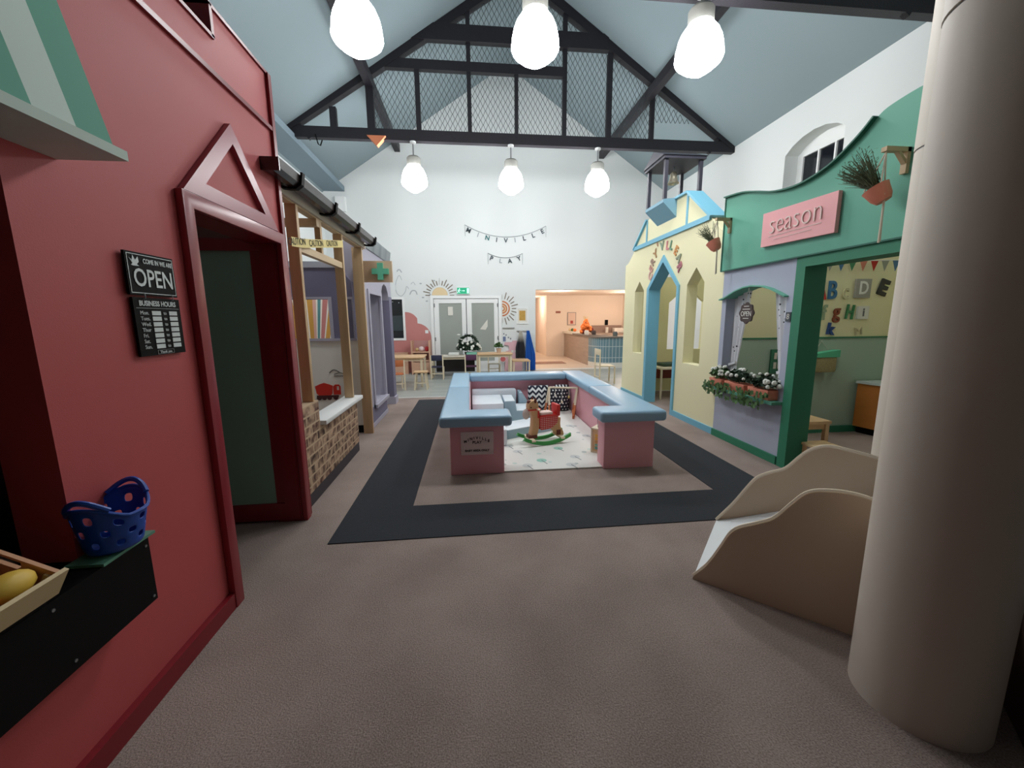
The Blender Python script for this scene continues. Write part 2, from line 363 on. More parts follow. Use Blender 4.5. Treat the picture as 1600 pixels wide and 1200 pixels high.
# picture frame
t = root('picture_frame', (1.51, YB-.02, 1.36), 'white picture frame with golden print on back wall beside cafe opening', 'picture')
MB().plate([(1.34, 1.36), (1.68, 1.36), (1.68, 1.82), (1.34, 1.82)], [[(1.37, 1.39), (1.65, 1.39), (1.65, 1.79), (1.37, 1.79)]], (0, YB-.025, 0), UX, UZ, .025).build('frame', WHITE, t)
MB().box(1.37, 1.65, YB-.012, YB-.006, 1.39, 1.79).build('mount', OFFW, t)
MB().box(1.42, 1.60, YB-.015, YB-.01, 1.46, 1.74).build('print', mat('gold_print', (190, 150, 70), .6, var=.3, vs=20), t)
MB().box(-1.28, -1.19, YB-.012, YB, 1.12, 1.21).build('light_switch', WHITE, label='white light switch on the pink cloud mural', cat='switch')
# letter banners
DARK = mat('banner_ink', (52, 66, 74), .7); TEALI = mat('banner_teal', (40, 110, 110), .7); GRI = mat('banner_grey', (160, 168, 172), .7)
def banner(word, x0, x1, ztop, sag, mats_, label, g):
    t = root('letter_banner', ((x0+x1)/2, YB-.02, ztop-sag), label, 'banner', g); n = len(word); P = []
    zf = lambda u: ztop-sag*(1-(2*u-1)**2)
    pts = [(x0+(x1-x0)*i/24, YB-.02, zf(i/24)) for i in range(25)]
    mb = MB().tube(pts, .007, 6); mb.tube([(x0, YB-.02, ztop), (x0+.01, YB-.02, ztop-.3)], .004, 5); mb.tube([(x1, YB-.02, ztop), (x1, YB-.02, ztop-.3)], .004, 5)
    mb.build('string', mat('grey_string', (140, 146, 150), .8), t)
    for i, ch in enumerate(word):
        u = .045+.91*i/(n-1) if n > 4 else .1+.8*i/(n-1); x = x0+(x1-x0)*u; a = -math.atan2(4*sag*(1-2*u), x1-x0)
        MB().text(ch, .17, (x, YB-.022, zf(u)-.1), (math.cos(a), 0, math.sin(a)), (-math.sin(a), 0, math.cos(a)), .004, bold=.004).build('letter', mats_[i % len(mats_)], t)
banner('MINIVILLE', -.085, 2.19, 4.08, .31, [DARK, GRI, TEALI, DARK, DARK, GRI, DARK, DARK, DARK], 'upper letter banner spelling MINIVILLE across white gable wall', 'letter banners on the gable wall')
banner('PLAY', .54, 1.52, 3.33, .12, [DARK, GRI, DARK, DARK], 'lower short letter banner spelling PLAY on white gable wall', 'letter banners on the gable wall')
MB().box(-3.45, -3.2, YB-.12, YB, 4.35, 4.72).build('wall_box', WHITE, label='small white box high on back wall near left corner', cat='box')
# ---------------------------------------------------------------- roof trusses and purlins
def truss(y, net, label):
    t = root('roof_truss', (XA, y, 4.95), label, 'roof truss', 'black timber roof trusses'); d = .12
    MB().box(-3.47, 5.67, y-d/2, y+d/2, 4.95, 5.15).build('bottom_chord', BLK, t)
    for sx in (-1, 1):
        x0 = XA+sx*4.57
        MB().bar((x0, y, ZE+.02), (XA, y, ZA-.1), .14, .20, up=(0, 0, 1)).build('rafter', BLK, t)
    MB().box(-1.05, 2.85, y-.09, y+.03, 6.72, 7.0).build('collar_beam', BLK, t)
    MB().box(-1.8, 1.99, y-.06, y+.05, 6.22, 6.39).build('cross_beam', BLK, t)
    for x, wd, zt in ((-2.5, .12, zc(-2.5)-.2), (-1.8, .14, 6.1), (-.9, .09, 6.25), (.09, .08, 7.5), (1.02, .07, 6.25), (1.99, .08, 7.35), (2.91, .10, zc(2.91)-.2), (3.83, .08, zc(3.83)-.2)):
        MB().box(x-wd/2, x+wd/2, y-.05, y+.04, 5.13, zt).build('post', BLK, t)
    for a, b in (((-3.22, 5.3), (-2.95, 4.93)), ((5.35, 5.3), (5.1, 4.93))):
        MB().bar((a[0], y-.02, a[1]), (b[0], y-.02, b[1]), .06, .07, up=(0, 1, 0)).build('strut', BLK, t)
    if net:
        mb = MB(); k = 0; x = -1.72; s = .05
        while x < 4.9:
            z = 5.15; zt = min(zc(x)-.15, 7.9); pts = []; j = 0
            if x > 3.9: z = 5.5
            if zt-z > .1:
                while z < zt: pts.append((x+(.021 if (j+k) % 2 else -.021), y+.02, z)); z += .085; j += 1
                if len(pts) > 1: mb.tube(pts, .0055, 4, False)
            x += s; k += 1
        mb.build('wire_netting', mat('dark_wire', (62, 68, 72), .5), t)
    return t
truss(8.62, True, 'black timber roof truss with wire netting spanning the hall before the gable wall')
truss(4.75, False, 'black timber roof truss nearest overhead carrying the three closest pendant lamps')
for x, l in ((-1.8, 'black timber purlin running under left roof slope'), (3.74, 'black timber purlin running under right roof slope')):
    MB().box(x-.07, x+.07, YF, YB-.02, 5.88, 6.06).build('purlin', BLK, label=l, cat='purlin', group='black purlins')
mb = MB(); mb.poly([(-1.88, 8.5, 5.0), (-1.88, 8.72, 5.0)][:1]+[(-1.53, 8.5, 5.0), (-1.70, 8.5, 4.82)], (0, .12, 0))
mb.build('orange_star', mat('orange_paper', (214, 128, 90), .7), label='orange paper decoration hanging under left end of netted truss', cat='decoration')
MB().tube([(-2.84, 8.55, 5.0), (-2.80, 8.55, 4.83), (-2.76, 8.55, 4.80), (-2.72, 8.55, 4.9)], .012, 6).build('cable_hook', BLACK, label='black cable loop hanging below left end of netted truss', cat='cable')
# ---------------------------------------------------------------- pendant lamps
GLOW = mat('lit_opal_glass', (250, 251, 252), .3, emit=LAMP)
def lamp(x, y, zb, ztop, label):
    t = root('pendant_lamp', (x, y, zb), label, 'pendant lamp', 'opal pendant lamps under the trusses')
    MB().lathe([(0, 0), (.07, .012), (.17, .075), (.235, .13), (.252, .165), (.25, .19), (.243, .26), (.225, .34), (.195, .41), (.15, .47), (.115, .50), (.11, .52)], (x, y, zb), 28).build('glass_shade', GLOW, t, smooth=60)
    MB().lathe([(.11, .49), (.135, .50), (.135, .63), (.11, .66), (.04, .67), (0, .67)], (x, y, zb), 20).build('cap', mat('lamp_cap_grey', (140, 140, 134), .5), t)
    MB().tube([(x, y, zb+.66), (x, y, ztop)], .014, 8).build('rod', GREY, t)
    MB().lathe([(0, ztop-.05), (.06, ztop-.03), (.06, ztop), (0, ztop)], (x, y, 0), 14).build('ceiling_rose', WHITE, t)
for (x, n) in ((-1.03, 'left'), (.9, 'middle'), (2.70, 'right')): lamp(x, 8.6, 4.01, 4.95, n+' lamp of the far row of three hanging under the netted truss')
for (x, n) in ((-1.06, 'left'), (.755, 'middle'), (2.58, 'right')): lamp(x, 4.66, 4.15, 4.95, n+' lamp of the near row of three large glowing opal shades')
# ---------------------------------------------------------------- carpet border, columns
MB().plate([(-1.0, 2.6), (2.64, 2.6), (2.64, 7.52), (-1.0, 7.52)], [[(-.5, 3.1), (2.1, 3.1), (2.1, 7.02), (-.5, 7.02)]], (0, 0, .006), UX, UY, .006).build(
    'carpet_border', mat('charcoal_carpet', (38, 42, 48), .95, var=.3, vs=60, bump=.4), label='charcoal carpet band forming rectangle around pink play pen', cat='carpet border')
for x, y, l in ((1.722, 1.185, 'near thick cream round column at right edge of the view'), (2.78, 2.13, 'farther cream round column standing behind the near one')):
    t = root('round_column', (x, y, 0), l, 'column', 'cream round columns')
    MB().lathe([(.205, 0), (.205, 2.445)], (x, y, 0), 48).build('lower_drum', CREAM, t)
    MB().lathe([(.2, 2.445), (.2, 2.455)], (x, y, 0), 48).build('seam_ring', GREY, t)
    MB().lathe([(.207, 2.455), (.207, 4.7)], (x, y, 0), 48).build('upper_drum', CREAM, t)
# ---------------------------------------------------------------- slide
SD = Vector((.735, -.678, 0)); SN = Vector((.678, .735, 0)); PL = Vector((1.258, 1.985, 0)); PR = Vector((1.80, 2.60, 0))
t = root('toddler_slide', (1.6, 2.2, 0), 'low birch toddler slide with wavy plywood sides and white chute', 'slide')
TAN = mat('tan_plywood', (204, 184, 160), .6, var=.04, vs=5)
nr = smoothcurve([(0, .012), (.068, .109), (.125, .232), (.166, .331), (.208, .382), (.292, .435), (.358, .484), (.418, .571), (.475, .648), (.546, .68), (.66, .69), (.8, .66), (1.0, .62), (1.3, .62)], 4)
frm = smoothcurve([(0, .012), (.099, .166), (.177, .31), (.229, .394), (.3, .449), (.386, .5), (.464, .606), (.526, .666), (.604, .694), (.729, .681), (.843, .66), (1.0, .62), (1.3, .62)], 4)
MB().plate([(0, 0)]+nr+[(1.3, 0)], [], PL, SD, UZ, -.02).build('side_panel', TAN, t, label='near side panel')
MB().plate([(0, 0)]+frm+[(1.3, 0)], [], PR, SD, UZ, .02).build('side_panel', TAN, t, label='far side panel')
mb = MB(); pb = [(0.0, .004), (.1, .045), (.4, .197), (.83, .415), (1.1, .55), (1.3, .55)]
W1 = PR-PL
for (a, za), (b, zb) in zip(pb, pb[1:]):
    q = [PL+SD*a+Vector((0, 0, za)), PL+SD*b+Vector((0, 0, zb)), PR+SD*b+Vector((0, 0, zb)), PR+SD*a+Vector((0, 0, za))]
    mb.poly(q, (0, 0, -.003))
mb.build('chute', mat('white_laminate', (226, 230, 232), .3), t)
for rim, P0 in ((nr, PL+SN*.001), (frm, PR-SN*.001)):
    mb = MB(); off = SN*.01*(1 if rim is nr else -1)
    mb.tube([P0+off+SD*a+Vector((0, 0, b)) for a, b in rim], .0105, 6); mb.build('edge_trim', mat('pale_edge', (222, 208, 186), .5), t)
# platform body behind the near column
b0 = Vector((1.88, .93, 0)); t2 = MB(); t2.X = Matrix.Translation(b0) @ Matrix.Rotation(math.atan2(SD.y, SD.x), 4, 'Z')
t2.box(-.02, .6, 0, .45, 0, .62); t2.build('platform_box', mat('brown_plywood', (104, 84, 72), .7), label='brown plywood platform box behind the near cream column', cat='platform')
# ---------------------------------------------------------------- red play shop (left)
FX = -1.3
sh = root('red_play_shop', (FX, 1.0, 0), 'large red play shop front with castle top, doorway and serving hatch', 'play shop')
top = [(-1.4, 2.955), (.2, 2.955), (.2, 3.105), (.9, 3.105), (.9, 2.955), (1.42, 2.955), (1.42, 3.105), (1.9, 3.105), (1.9, 2.955), (2.47, 2.955), (2.47, 3.105), (3.07, 3.105)]
MB().plate([(-1.4, 0)]+top+[(3.07, 0), (2.985, 0), (2.985, 2.04), (2.085, 2.04), (2.085, 0)], [[(-.3, .70), (1.335, .70), (1.335, 2.03), (-.3, 2.03)]], (FX, 0, 0), UY, UZ, .16).build('facade', RED, sh)
mb = MB()
for (a, za), (b, zb) in zip(top, top[1:]):
    if za == zb: mb.box(FX-.17, FX+.012, a-.012, b+.012, za-.004, za+.014)
    else: mb.box(FX-.17, FX+.012, a-.012, a+.012, min(za, zb), max(za, zb)+.01)
mb.box(FX-.005, FX+.02, 3.045, 3.085, 0, 3.11); mb.build('coping', DRED, sh)
MB().box(FX, FX+.018, -1.4, 3.05, 2.755, 2.78).build('cornice', DRED, sh)
MB().box(FX, FX+.03, -1.4, 2.028, 0, .085).build('skirting', DRED, sh)
DFR = mat('door_frame_gloss', (148, 44, 54), .3)
MB().plate([(2.08, 0), (2.10, 0), (2.10, 2.02), (2.965, 2.02), (2.965, 0), (2.99, 0), (2.99, 2.045), (2.08, 2.045)], [], (FX-.002, 0, 0), UY, UZ, .172).build('door_lining', DRED, sh)
MB().plate([(2.03, 0), (2.10, 0), (2.10, 2.02), (2.965, 2.02), (2.965, 0), (3.035, 0), (3.035, 2.09), (2.03, 2.09)], [], (FX+.035, 0, 0), UY, UZ, .034).build('door_frame', DFR, sh, bevel=.003)
df = MB().plate([(2.05, 2.093), (2.96, 2.095), (2.5, 2.56)], [[(2.22, 2.165), (2.80, 2.165), (2.505, 2.46)]], (FX+.03, 0, 0), UY, UZ, .03); df.build('pediment', PTRIM, sh)
ds = root('shop_door', (-1.9, 3.0, 0), 'x', 'x'); bpy.data.objects.remove(ds)
d = MB().plate([(-2.28, .02), (-1.315, .02), (-1.315, 2.05), (-2.28, 2.05)], [[(-2.18, .15), (-1.415, .15), (-1.415, 1.97), (-2.18, 1.97)]], (0, 2.955, 0), UX, UZ, .035).build('door', DRED, sh)
MB().box(-2.2, -1.40, 2.967, 2.975, .13, 1.99).build('door_panel', mat('dark_green_board', (130, 168, 152), .6), d)
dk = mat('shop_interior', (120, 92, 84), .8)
mb = MB(); mb.box(-3.3, FX-.16, 3.0, 3.06, 0, 2.95); mb.box(-3.3, FX-.16, -1.42, -1.36, 0, 2.95); mb.box(-3.36, -3.3, -1.4, 3.06, 0, 2.95);
mb.box(-3.3, FX-.3, 1.72, 1.76, 0, 2.6); mb.box(-3.3, FX-.16, -1.36, 1.72, 2.6, 2.64); mb.build('inner_walls_and_shade_panel', dk, sh)  # unseen ceiling panel over the hatch added to keep the interior dark
mb = MB(); mb.box(-1.48, -1.19, -.6, 1.472, .48, .727); mb.build('counter', BLACK, sh)
mb = MB()
for y, z in ((1.455, .50), (1.455, .70), (1.16, .51), (1.13, .70)): mb.lathe([(0, -.001), (.005, 0), (.005, .003), (0, .003)], (-1.19, y, z), 8, (1, 0, 0))
mb.build('screw', CHROME, sh)
# awning
WHTA = mat('awning_white', (200, 216, 208), .8); GRA = mat('awning_green', (92, 160, 138), .8)
aw = MB(); ys = [1.51, 1.465, 1.348, 1.231, 1.10, .97, .85, .73, .61, .49, .37, .25, .13, .01, -.11, -.23, -.4]
for i, (a, b) in enumerate(zip(ys[1:], ys[2:])):
    aw.mat(GRA if i % 2 == 0 else WHTA)
    aw.poly([(-1.105, a, 2.035), (-1.297, a, 2.86), (-1.285, a, 2.86), (-1.093, a, 2.035)], (0, b-a, 0))
awn = aw.build('awning', None, sh)
MB().poly([(-1.09, 1.51, 2.015), (-1.30, 1.51, 2.015), (-1.30, 1.51, 2.03), (-1.105, 1.51, 2.045), (-1.09, 1.51, 2.045)], (0, -1.91, 0)).build('valance_board', WHTA, awn)
MB().poly([(-1.105, 1.465, 2.035), (-1.297, 1.465, 2.86), (-1.30, 1.465, 2.03)], (0, .006, 0)).build('end_panel', GRA, awn)
# open / business hours sign
t = root('open_sign', (FX+.01, 1.8, 1.36), 'black hanging COME IN WE ARE OPEN and business hours sign on red wall', 'sign')
SB = mat('sign_black', (12, 13, 14), .55, spec=.08); SW = mat('sign_white', (214, 222, 222), .5)
def signtext(mb, s_, size, y, z, al='CENTER', bold=0, x=FX+.021): mb.text(s_, size, (x, y, z), UY, UZ, .001, al, bold)
u = MB().box(FX+.010, FX+.02, 1.683, 1.93, 1.605, 1.768).build('upper_board', SB, t)
mb = MB(); mb.text('COME IN WE ARE', .026, (FX+.021, 1.842, 1.737), (0, .74, 0), UZ, .001, bold=.0006); mb.text('OPEN', .098, (FX+.021, 1.811, 1.669), (0, .80, 0), (0, 0, .98), .001, bold=.0012)
mb.build('lettering', SW, u)
mb = MB().plate([(1.700, 1.745), (1.712, 1.735), (1.718, 1.756), (1.728, 1.737), (1.742, 1.752), (1.744, 1.732), (1.734, 1.722), (1.744, 1.716), (1.716, 1.715), (1.706, 1.717), (1.714, 1.724)], [], (FX+.022, 0, 0), UY, UZ, .002)
mb.build('bird_emblem', SW, u)
MB().plate([(1.690, 1.612), (1.924, 1.612), (1.924, 1.761), (1.690, 1.761)], [[(1.6925, 1.6145), (1.9215, 1.6145), (1.9215, 1.7585), (1.6925, 1.7585)]], (FX+.0215, 0, 0), UY, UZ, .002).build('border_line', SW, u)
u = MB().box(FX+.008, FX+.018, 1.692, 1.938, 1.366, 1.596).build('lower_board', SB, t)
mb = MB(); xx = FX+.019; mb.text('BUSINESS HOURS', .0285, (xx, 1.815, 1.573), (0, .88, 0), UZ, .001, bold=.0006)
for i, dname in enumerate(('Mon.', 'Tues.', 'Wed.', 'Thur', 'Fri.', 'Sat.', 'Sun.')):
    z = 1.536-.0225*i; signtext(mb, dname, .0215, 1.716, z, 'LEFT', x=xx); signtext(mb, 'to', .019, 1.845, z, x=xx)
    mb.box(xx, xx+.001, 1.775, 1.822, z-.0085, z+.0085); mb.box(xx, xx+.001, 1.868, 1.914, z-.0085, z+.0085)
signtext(mb, 'Thank you', .0155, 1.822, 1.377, x=xx)
mb.box(xx, xx+.0006, 1.702, 1.928, 1.5545, 1.5555)
mb.build('lettering', SW, u)
MB().plate([(1.777, 1.369), (1.868, 1.369), (1.868, 1.386), (1.777, 1.386)], [[(1.779, 1.3705), (1.866, 1.3705), (1.866, 1.3845), (1.779, 1.3845)]], (FX+.0195, 0, 0), UY, UZ, .001).build('thank_you_box', GREY, u)
mb = MB()
for y in (1.745, 1.893): mb.tube([(FX+.012, y, 1.615), (FX+.026, y, 1.61), (FX+.026, y, 1.592), (FX+.012, y, 1.588)], .002, 6)
mb.build('hanging_ring', CHROME, t)
# blue rubber tub, tray, crate with produce
MB().box(-1.30, -1.185, 1.29, 1.5, .7275, .737).build('plastic_tray', mat('green_clear_tray', (96, 150, 128), .3), label='thin green tray under the blue tub on black counter', cat='tray')
t = root('rubber_tub', (-1.235, 1.4, .738), 'bright blue flexible tub with round holes and two loop handles on counter', 'basket')
mb = MB(); cx, cy = -1.232, 1.395; n = 48; prof = [(.085, 0), (.088, .02), (.094, .055), (.10, .09), (.104, .125), (.108, .16)]
vs = []; fs = []
rows = 9
def tubpt(k, j):
    a = 2*math.pi*k/n; z = .13*j/(rows-1); r = .070+.026*j/(rows-1)
    rise = max(0, abs(math.sin(a))-.35)/.65; z += (.05*rise**1.3)*(j/(rows-1))**2
    return (cx+r*1.0*math.cos(a), cy+r*1.05*math.sin(a), .738+z)
holes = set()
for k in range(0, n, 6):
    for j, o in ((2, 0), (4, 3), (6, 0)): holes.add(((k+o) % n, j)); holes.add(((k+o+1) % n, j))
for k in range(n):
    a = math.sin(2*math.pi*k/n)
    if abs(a) > .72: holes.add((k, 7)) if False else None
for j in range(rows):
    for k in range(n): vs.append(tubpt(k, j))
for j in range(rows-1):
    for k in range(n):
        if (k, j) in holes: continue
        fs.append((j*n+k, j*n+(k+1) % n, (j+1)*n+(k+1) % n, (j+1)*n+k))
fs.append(tuple(range(n))[::-1]); mb.add(vs, fs)
TUB = mat('blue_rubber', (20, 74, 168), .4)
o = mb.build('tub_body', TUB, t, fixn=False); sm = o.modifiers.new('so', 'SOLIDIFY'); sm.thickness = .004; sm2 = o.modifiers.new('sub', 'SUBSURF'); sm2.levels = sm2.render_levels = 1
mb = MB()
mb.tube([tubpt(k % n, rows-1) for k in range(n+1)], .006, 8, False)
mb.build('rim', TUB, t)
for s in (-1, 1):
    pts = []
    for i in range(13):
        a = rad(90*s-42+84*i/12); r = .095; pts.append((cx+r*math.cos(a), cy+r*1.05*math.sin(a), .738+.165+.04*math.sin(math.pi*i/12)))
    MB().tube(pts, .009, 8).build('handle', TUB, t)
# crate tilted on counter
th = rad(28); cu_, sv = Vector((-math.cos(th), 0, math.sin(th))), Vector((math.sin(th), 0, math.cos(th)))
C0 = Vector((-1.165, 1.13, .752))
CM = Matrix.Identity(4); CM.col[0][:3] = cu_; CM.col[1][:3] = (0, -1, 0); CM.col[2][:3] = sv; CM.translation = C0
CM = Matrix(((cu_.x, 0, sv.x, C0.x), (0, -1, 0, C0.y), (cu_.z, 0, sv.z, C0.z), (0, 0, 0, 1)))
t = root('wooden_crate', C0, 'pale wooden crate of toy produce tilted on the black counter', 'crate')
def cmb(): m = MB(); m.X = CM; return m
LC, DC, HC = .62, .28, .082
CW = wood('crate_wood', (206, 184, 140), (4, 4, 4), .12)
CI = wood('crate_plywood', (196, 142, 100), (4, 4, 4), .12)
cmb().box(0, .012, 0, LC, 0, HC).build('front_board', CW, t); cmb().box(DC-.012, DC, 0, LC, 0, HC).build('back_board', CW, t)
cmb().plate([(.012, 0), (DC-.012, 0), (DC-.012, HC), (.012, HC)], [[(.10, .055), (.18, .055), (.187, .065), (.18, .076), (.10, .076), (.093, .065)]], (0, .012, 0), UX, UZ, .012).build('end_board', CI, t)
cmb().box(.012, DC-.012, LC-.012, LC, 0, HC).build('end_board', CI, t); cmb().box(.012, DC-.012, .012, LC-.012, .002, .012).build('base_board', CI, t)
cmb().box(.014, .034, .012, .03, .02, HC-.012).build('corner_block', CW, t)
w2 = MB().poly([(-1.40, 1.12, .7285), (-1.19, 1.12, .7285), (-1.19, 1.12, .762), (-1.40, 1.12, .872)], (0, -.6, 0)).build('display_wedge', BLACK, label='black wedge stand holding the tilted crate', cat='stand')
def fruit(name, u, v, ww, r, m, label, cat='toy food'):
    mb = cmb(); mb.ell((u, v, ww), r, 14, 9); return mb.build(name, m, label=label, cat=cat, group='toy produce in the crate')
LEM = mat('toy_yellow', (216, 178, 66), .55); ORG_ = mat('toy_orange', (206, 84, 40), .5); REDF = mat('toy_red', (176, 44, 34), .5); BRN = mat('toy_bread', (176, 112, 78), .6)
fruit('toy_potato', .06, .085, .062, (.038, .058, .034), LEM, 'yellow oval toy fruit in near corner of crate')
fruit('toy_orange', .052, .175, .055, (.034, .036, .034), ORG_, 'orange round toy fruit at crate front')
fruit('toy_tomato', .115, .16, .05, (.034, .034, .03), REDF, 'red toy tomato behind the yellow fruit')
fruit('toy_apple', .19, .26, .05, (.036, .036, .034), REDF, 'red toy apple towards the back of crate')
fruit('toy_orange', .11, .26, .05, (.034, .034, .034), ORG_, 'orange toy fruit further along the crate')
mb = cmb(); mb.tube([(.13, .05, .05), (.16, .10, .075), (.19, .16, .085), (.21, .24, .085)], [.006, .022, .028, .02], 12); mb.build('toy_bottle', BRN, label='long brown toy baguette lying across the crate', cat='toy food', group='toy produce in the crate')
# things in the dark shop interior
MB().box(-1.9, -1.68, 1.28, 1.5, .60, 1.02).build('blue_sack', mat('deep_blue_cloth', (24, 34, 110), .9), bevel=.04, label='dark blue cloth sack inside the dark hatch', cat='sack')
MB().box(-1.9, -1.72, 1.04, 1.22, .60, .98).build('cardboard_box', mat('cardboard', (150, 112, 70), .9), label='tan cardboard box inside the dark hatch left of blue sack', cat='box')
MB().box(-2.1, -1.6, -.4, 1.6, .54, .60).build('inner_shelf', mat('dark_shelf', (40, 32, 30), .7), label='dark shelf inside the red shop hatch', cat='shelf')
MB().ell((-1.66, 1.44, .66), (.05, .05, .045)).build('plate_lid', OFFW, label='pale rounded lid beside the blue sack in hatch', cat='lid')
mb = MB(); mb.box(-2.1, -1.6, -.4, -.36, 0, .54); mb.box(-2.1, -1.6, 1.56, 1.6, 0, .54); mb.build('shelf_support', mat('dark_shelf2', (40, 32, 30), .7), label='dark side boards under shelf inside the red shop', cat='support')
# ---------------------------------------------------------------- timber construction frame
tf = root('timber_frame', (-1.37, 4.4, 0), 'pine stud frame of the toy building site between red shop and lilac pharmacy', 'timber frame')
for ya, yb, zb, xa in ((3.425, 3.47, .828, -1.415), (4.545, 4.59, .645, -1.42), (5.325, 5.375, 0, -1.45)):
    MB().box(xa, -1.33, ya, yb, zb, 2.40).build('post', PINE, tf, bevel=.002)
MB().box(-1.41, -1.345, 3.08, 5.52, 2.40, 2.46).build('top_plate', PINEH, tf)
MB().box(-1.343, -1.322, 3.08, 5.52, 2.41, 2.56).build('fascia_board', mat('fascia_cream', (206, 196, 180), .6), tf)
MB().box(-1.39, -1.34, 3.472, 4.543, 2.05, 2.11).build('rail', PINEH, tf)
MB().box(-1.39, -1.34, 3.955, 4.0, 2.112, 2.40).build('stud', PINE, tf)
MB().box(-3.3, -1.34, 3.88, 3.95, 2.335, 2.398).build('joist', PINEH, tf)
gut = mat('gutter_plastic', (52, 42, 42), .25)
mb = MB(); prof = [(-1.32, 2.53), (-1.31, 2.48), (-1.275, 2.45), (-1.225, 2.45), (-1.195, 2.475), (-1.185, 2.53), (-1.19, 2.53), (-1.20, 2.48), (-1.228, 2.457), (-1.272, 2.457), (-1.303, 2.485), (-1.312, 2.53)]
mb.poly([(a, 2.86, b) for a, b in prof], (0, 2.62, 0)); mb.box(-1.32, -1.185, 2.855, 2.865, 2.45, 2.53)
g = mb.build('gutter', gut, tf)
for y in (3.18, 3.92, 4.68, 5.44):
    MB().poly([(-1.35, y, 2.53), (-1.35, y, 2.445), (-1.27, y, 2.435), (-1.22, y, 2.435), (-1.178, y, 2.465), (-1.165, y, 2.545), (-1.18, y, 2.55), (-1.192, y, 2.475), (-1.225, y, 2.448), (-1.27, y, 2.448), (-1.325, y, 2.46), (-1.325, y, 2.53)], (0, .045, 0)).build('bracket', BLACK, g)
# caution tape
TAPE = mat('tape_yellow', (228, 208, 128), .5)
t = root('caution_tape', (-1.37, 3.3, 2.1), 'yellow CAUTION tape strung across the pine studs', 'tape')
mb = MB(); mb.poly([(-1.32, 3.27, 2.125), (-1.32, 3.49, 2.15), (-1.32, 3.49, 2.08), (-1.32, 3.27, 2.055)], (-.002, 0, 0))
mb.poly([(-1.32, 3.49, 2.15), (-1.32, 4.55, 2.335), (-1.32, 4.55, 2.265), (-1.32, 3.49, 2.08)], (-.002, 0, 0))
mb.build('tape_band', TAPE, t)
mb = MB()
for y, z in ((3.37, 2.105), (3.78, 2.165), (4.2, 2.24)): mb.text('CAUTION', .075, (-1.319, y, z), (0, .98, .17), (0, -.17, .98), .001)
mb.build('lettering', BLACK, t)
# low brick wall with sill
bw = root('low_brick_wall', (-1.38, 3.9, 0), 'waist-high stepped brick wall with white sill on the toy building site', 'brick wall')
bm_ = mat('brick_print', (150, 110, 90), .8)
m = bm_; b = nd(m, 'ShaderNodeTexBrick'); tcv = mapped(m, rot=(0, 0, 0)); s_ = xyz(m, tcv); cx_ = nd(m, 'ShaderNodeCombineXYZ')
m.node_tree.links.new(s_[1], cx_.inputs[0]); m.node_tree.links.new(s_[2], cx_.inputs[1]); m.node_tree.links.new(cx_.outputs[0], b.inputs['Vector'])
b.inputs['Scale'].default_value = 1; b.inputs['Brick Width'].default_value = .19; b.inputs['Row Height'].default_value = .082; b.inputs['Mortar Size'].default_value = .008
b.inputs['Mortar'].default_value = lin((196, 170, 140)); b.inputs['Bias'].default_value = -.1
nz = nd(m, 'ShaderNodeTexNoise'); nz.inputs['Scale'].default_value = 14; nz.inputs['Detail'].default_value = 6; m.node_tree.links.new(tcv, nz.inputs['Vector'])
nr_ = nd(m, 'ShaderNodeMapRange'); nr_.inputs[1].default_value = .36; nr_.inputs[2].default_value = .64; m.node_tree.links.new(nz.outputs['Fac'], nr_.inputs[0])
c1 = mixc(m, nr_.outputs[0], lin((60, 36, 30)), lin((190, 158, 130)), False); c2 = mixc(m, nr_.outputs[0], lin((92, 56, 44)), lin((200, 166, 138)), False)
m.node_tree.links.new(c1, b.inputs['Color1']); m.node_tree.links.new(c2, b.inputs['Color2']); m.node_tree.links.new(b.outputs['Color'], m.node_tree.nodes['Principled BSDF'].inputs['Base Color'])
MB().plate([(3.09, .11), (4.63, .11), (4.63, .60), (3.51, .60), (3.51, .825), (3.09, .825)], [], (-1.32, 0, 0), UY, UZ, .1).build('brick_face', bm_, bw)
MB().box(-1.43, -1.325, 3.09, 4.63, 0, .11).build('plinth', mat('dark_plinth', (58, 54, 60), .6), bw)
MB().box(-1.47, -1.27, 3.52, 4.72, .60, .64).build('sill', WHITE, bw, bevel=.004)
MB().box(-1.40, -1.31, 3.06, 3.11, 0, .8).build('end_post', DRED, bw)
# ---------------------------------------------------------------- lilac pharmacy
ph = root('lilac_pharmacy', (-1.4, 6.4, 0), 'lilac and grey-purple toy pharmacy front with arched doorway', 'play shop')
SX = -1.4
MB().plate([(5.48, .0), (6.62, .0), (6.62, 1.80), (6.66, 1.93), (6.76, 2.04), (6.90, 2.09), (7.06, 2.06), (7.18, 1.96), (7.24, 1.82), (7.24, .0), (7.45, .0), (7.45, 2.50), (5.48, 2.50)],
           [[(5.80, .29), (6.56, .29), (6.56, 1.89), (5.80, 1.89)]], (SX, 0, 0), UY, UZ, .30).build('facade', LILT, ph)
MB().plate([(5.46, .0), (6.60, .0), (6.60, .28), (5.46, .28)], [], (SX+.004, 0, 0), UY, UZ, .01).build('lower_panel', PURP, ph)
MB().box(SX, SX+.016, 5.48, 6.61, 0, .06).build('skirting', LILT, ph)
MB().box(-1.715, SX+.006, 7.232, 7.46, .14, 1.9).build('pier', PURP, ph); MB().box(-1.73, SX+.03, 7.215, 7.47, 0, .13).build('pier_base', LILT, ph)
fm = MB().plate([(5.76, .25), (6.60, .25), (6.60, 1.93), (5.76, 1.93)], [[(5.83, .31), (6.54, .31), (6.54, 1.87), (5.83, 1.87)]], (SX+.02, 0, 0), UY, UZ, .03); fm.build('window_frame', LILT, ph)
MB().box(SX-.32, SX+.05, 5.76, 6.6, .25, .30).build('window_ledge', LILT, ph)
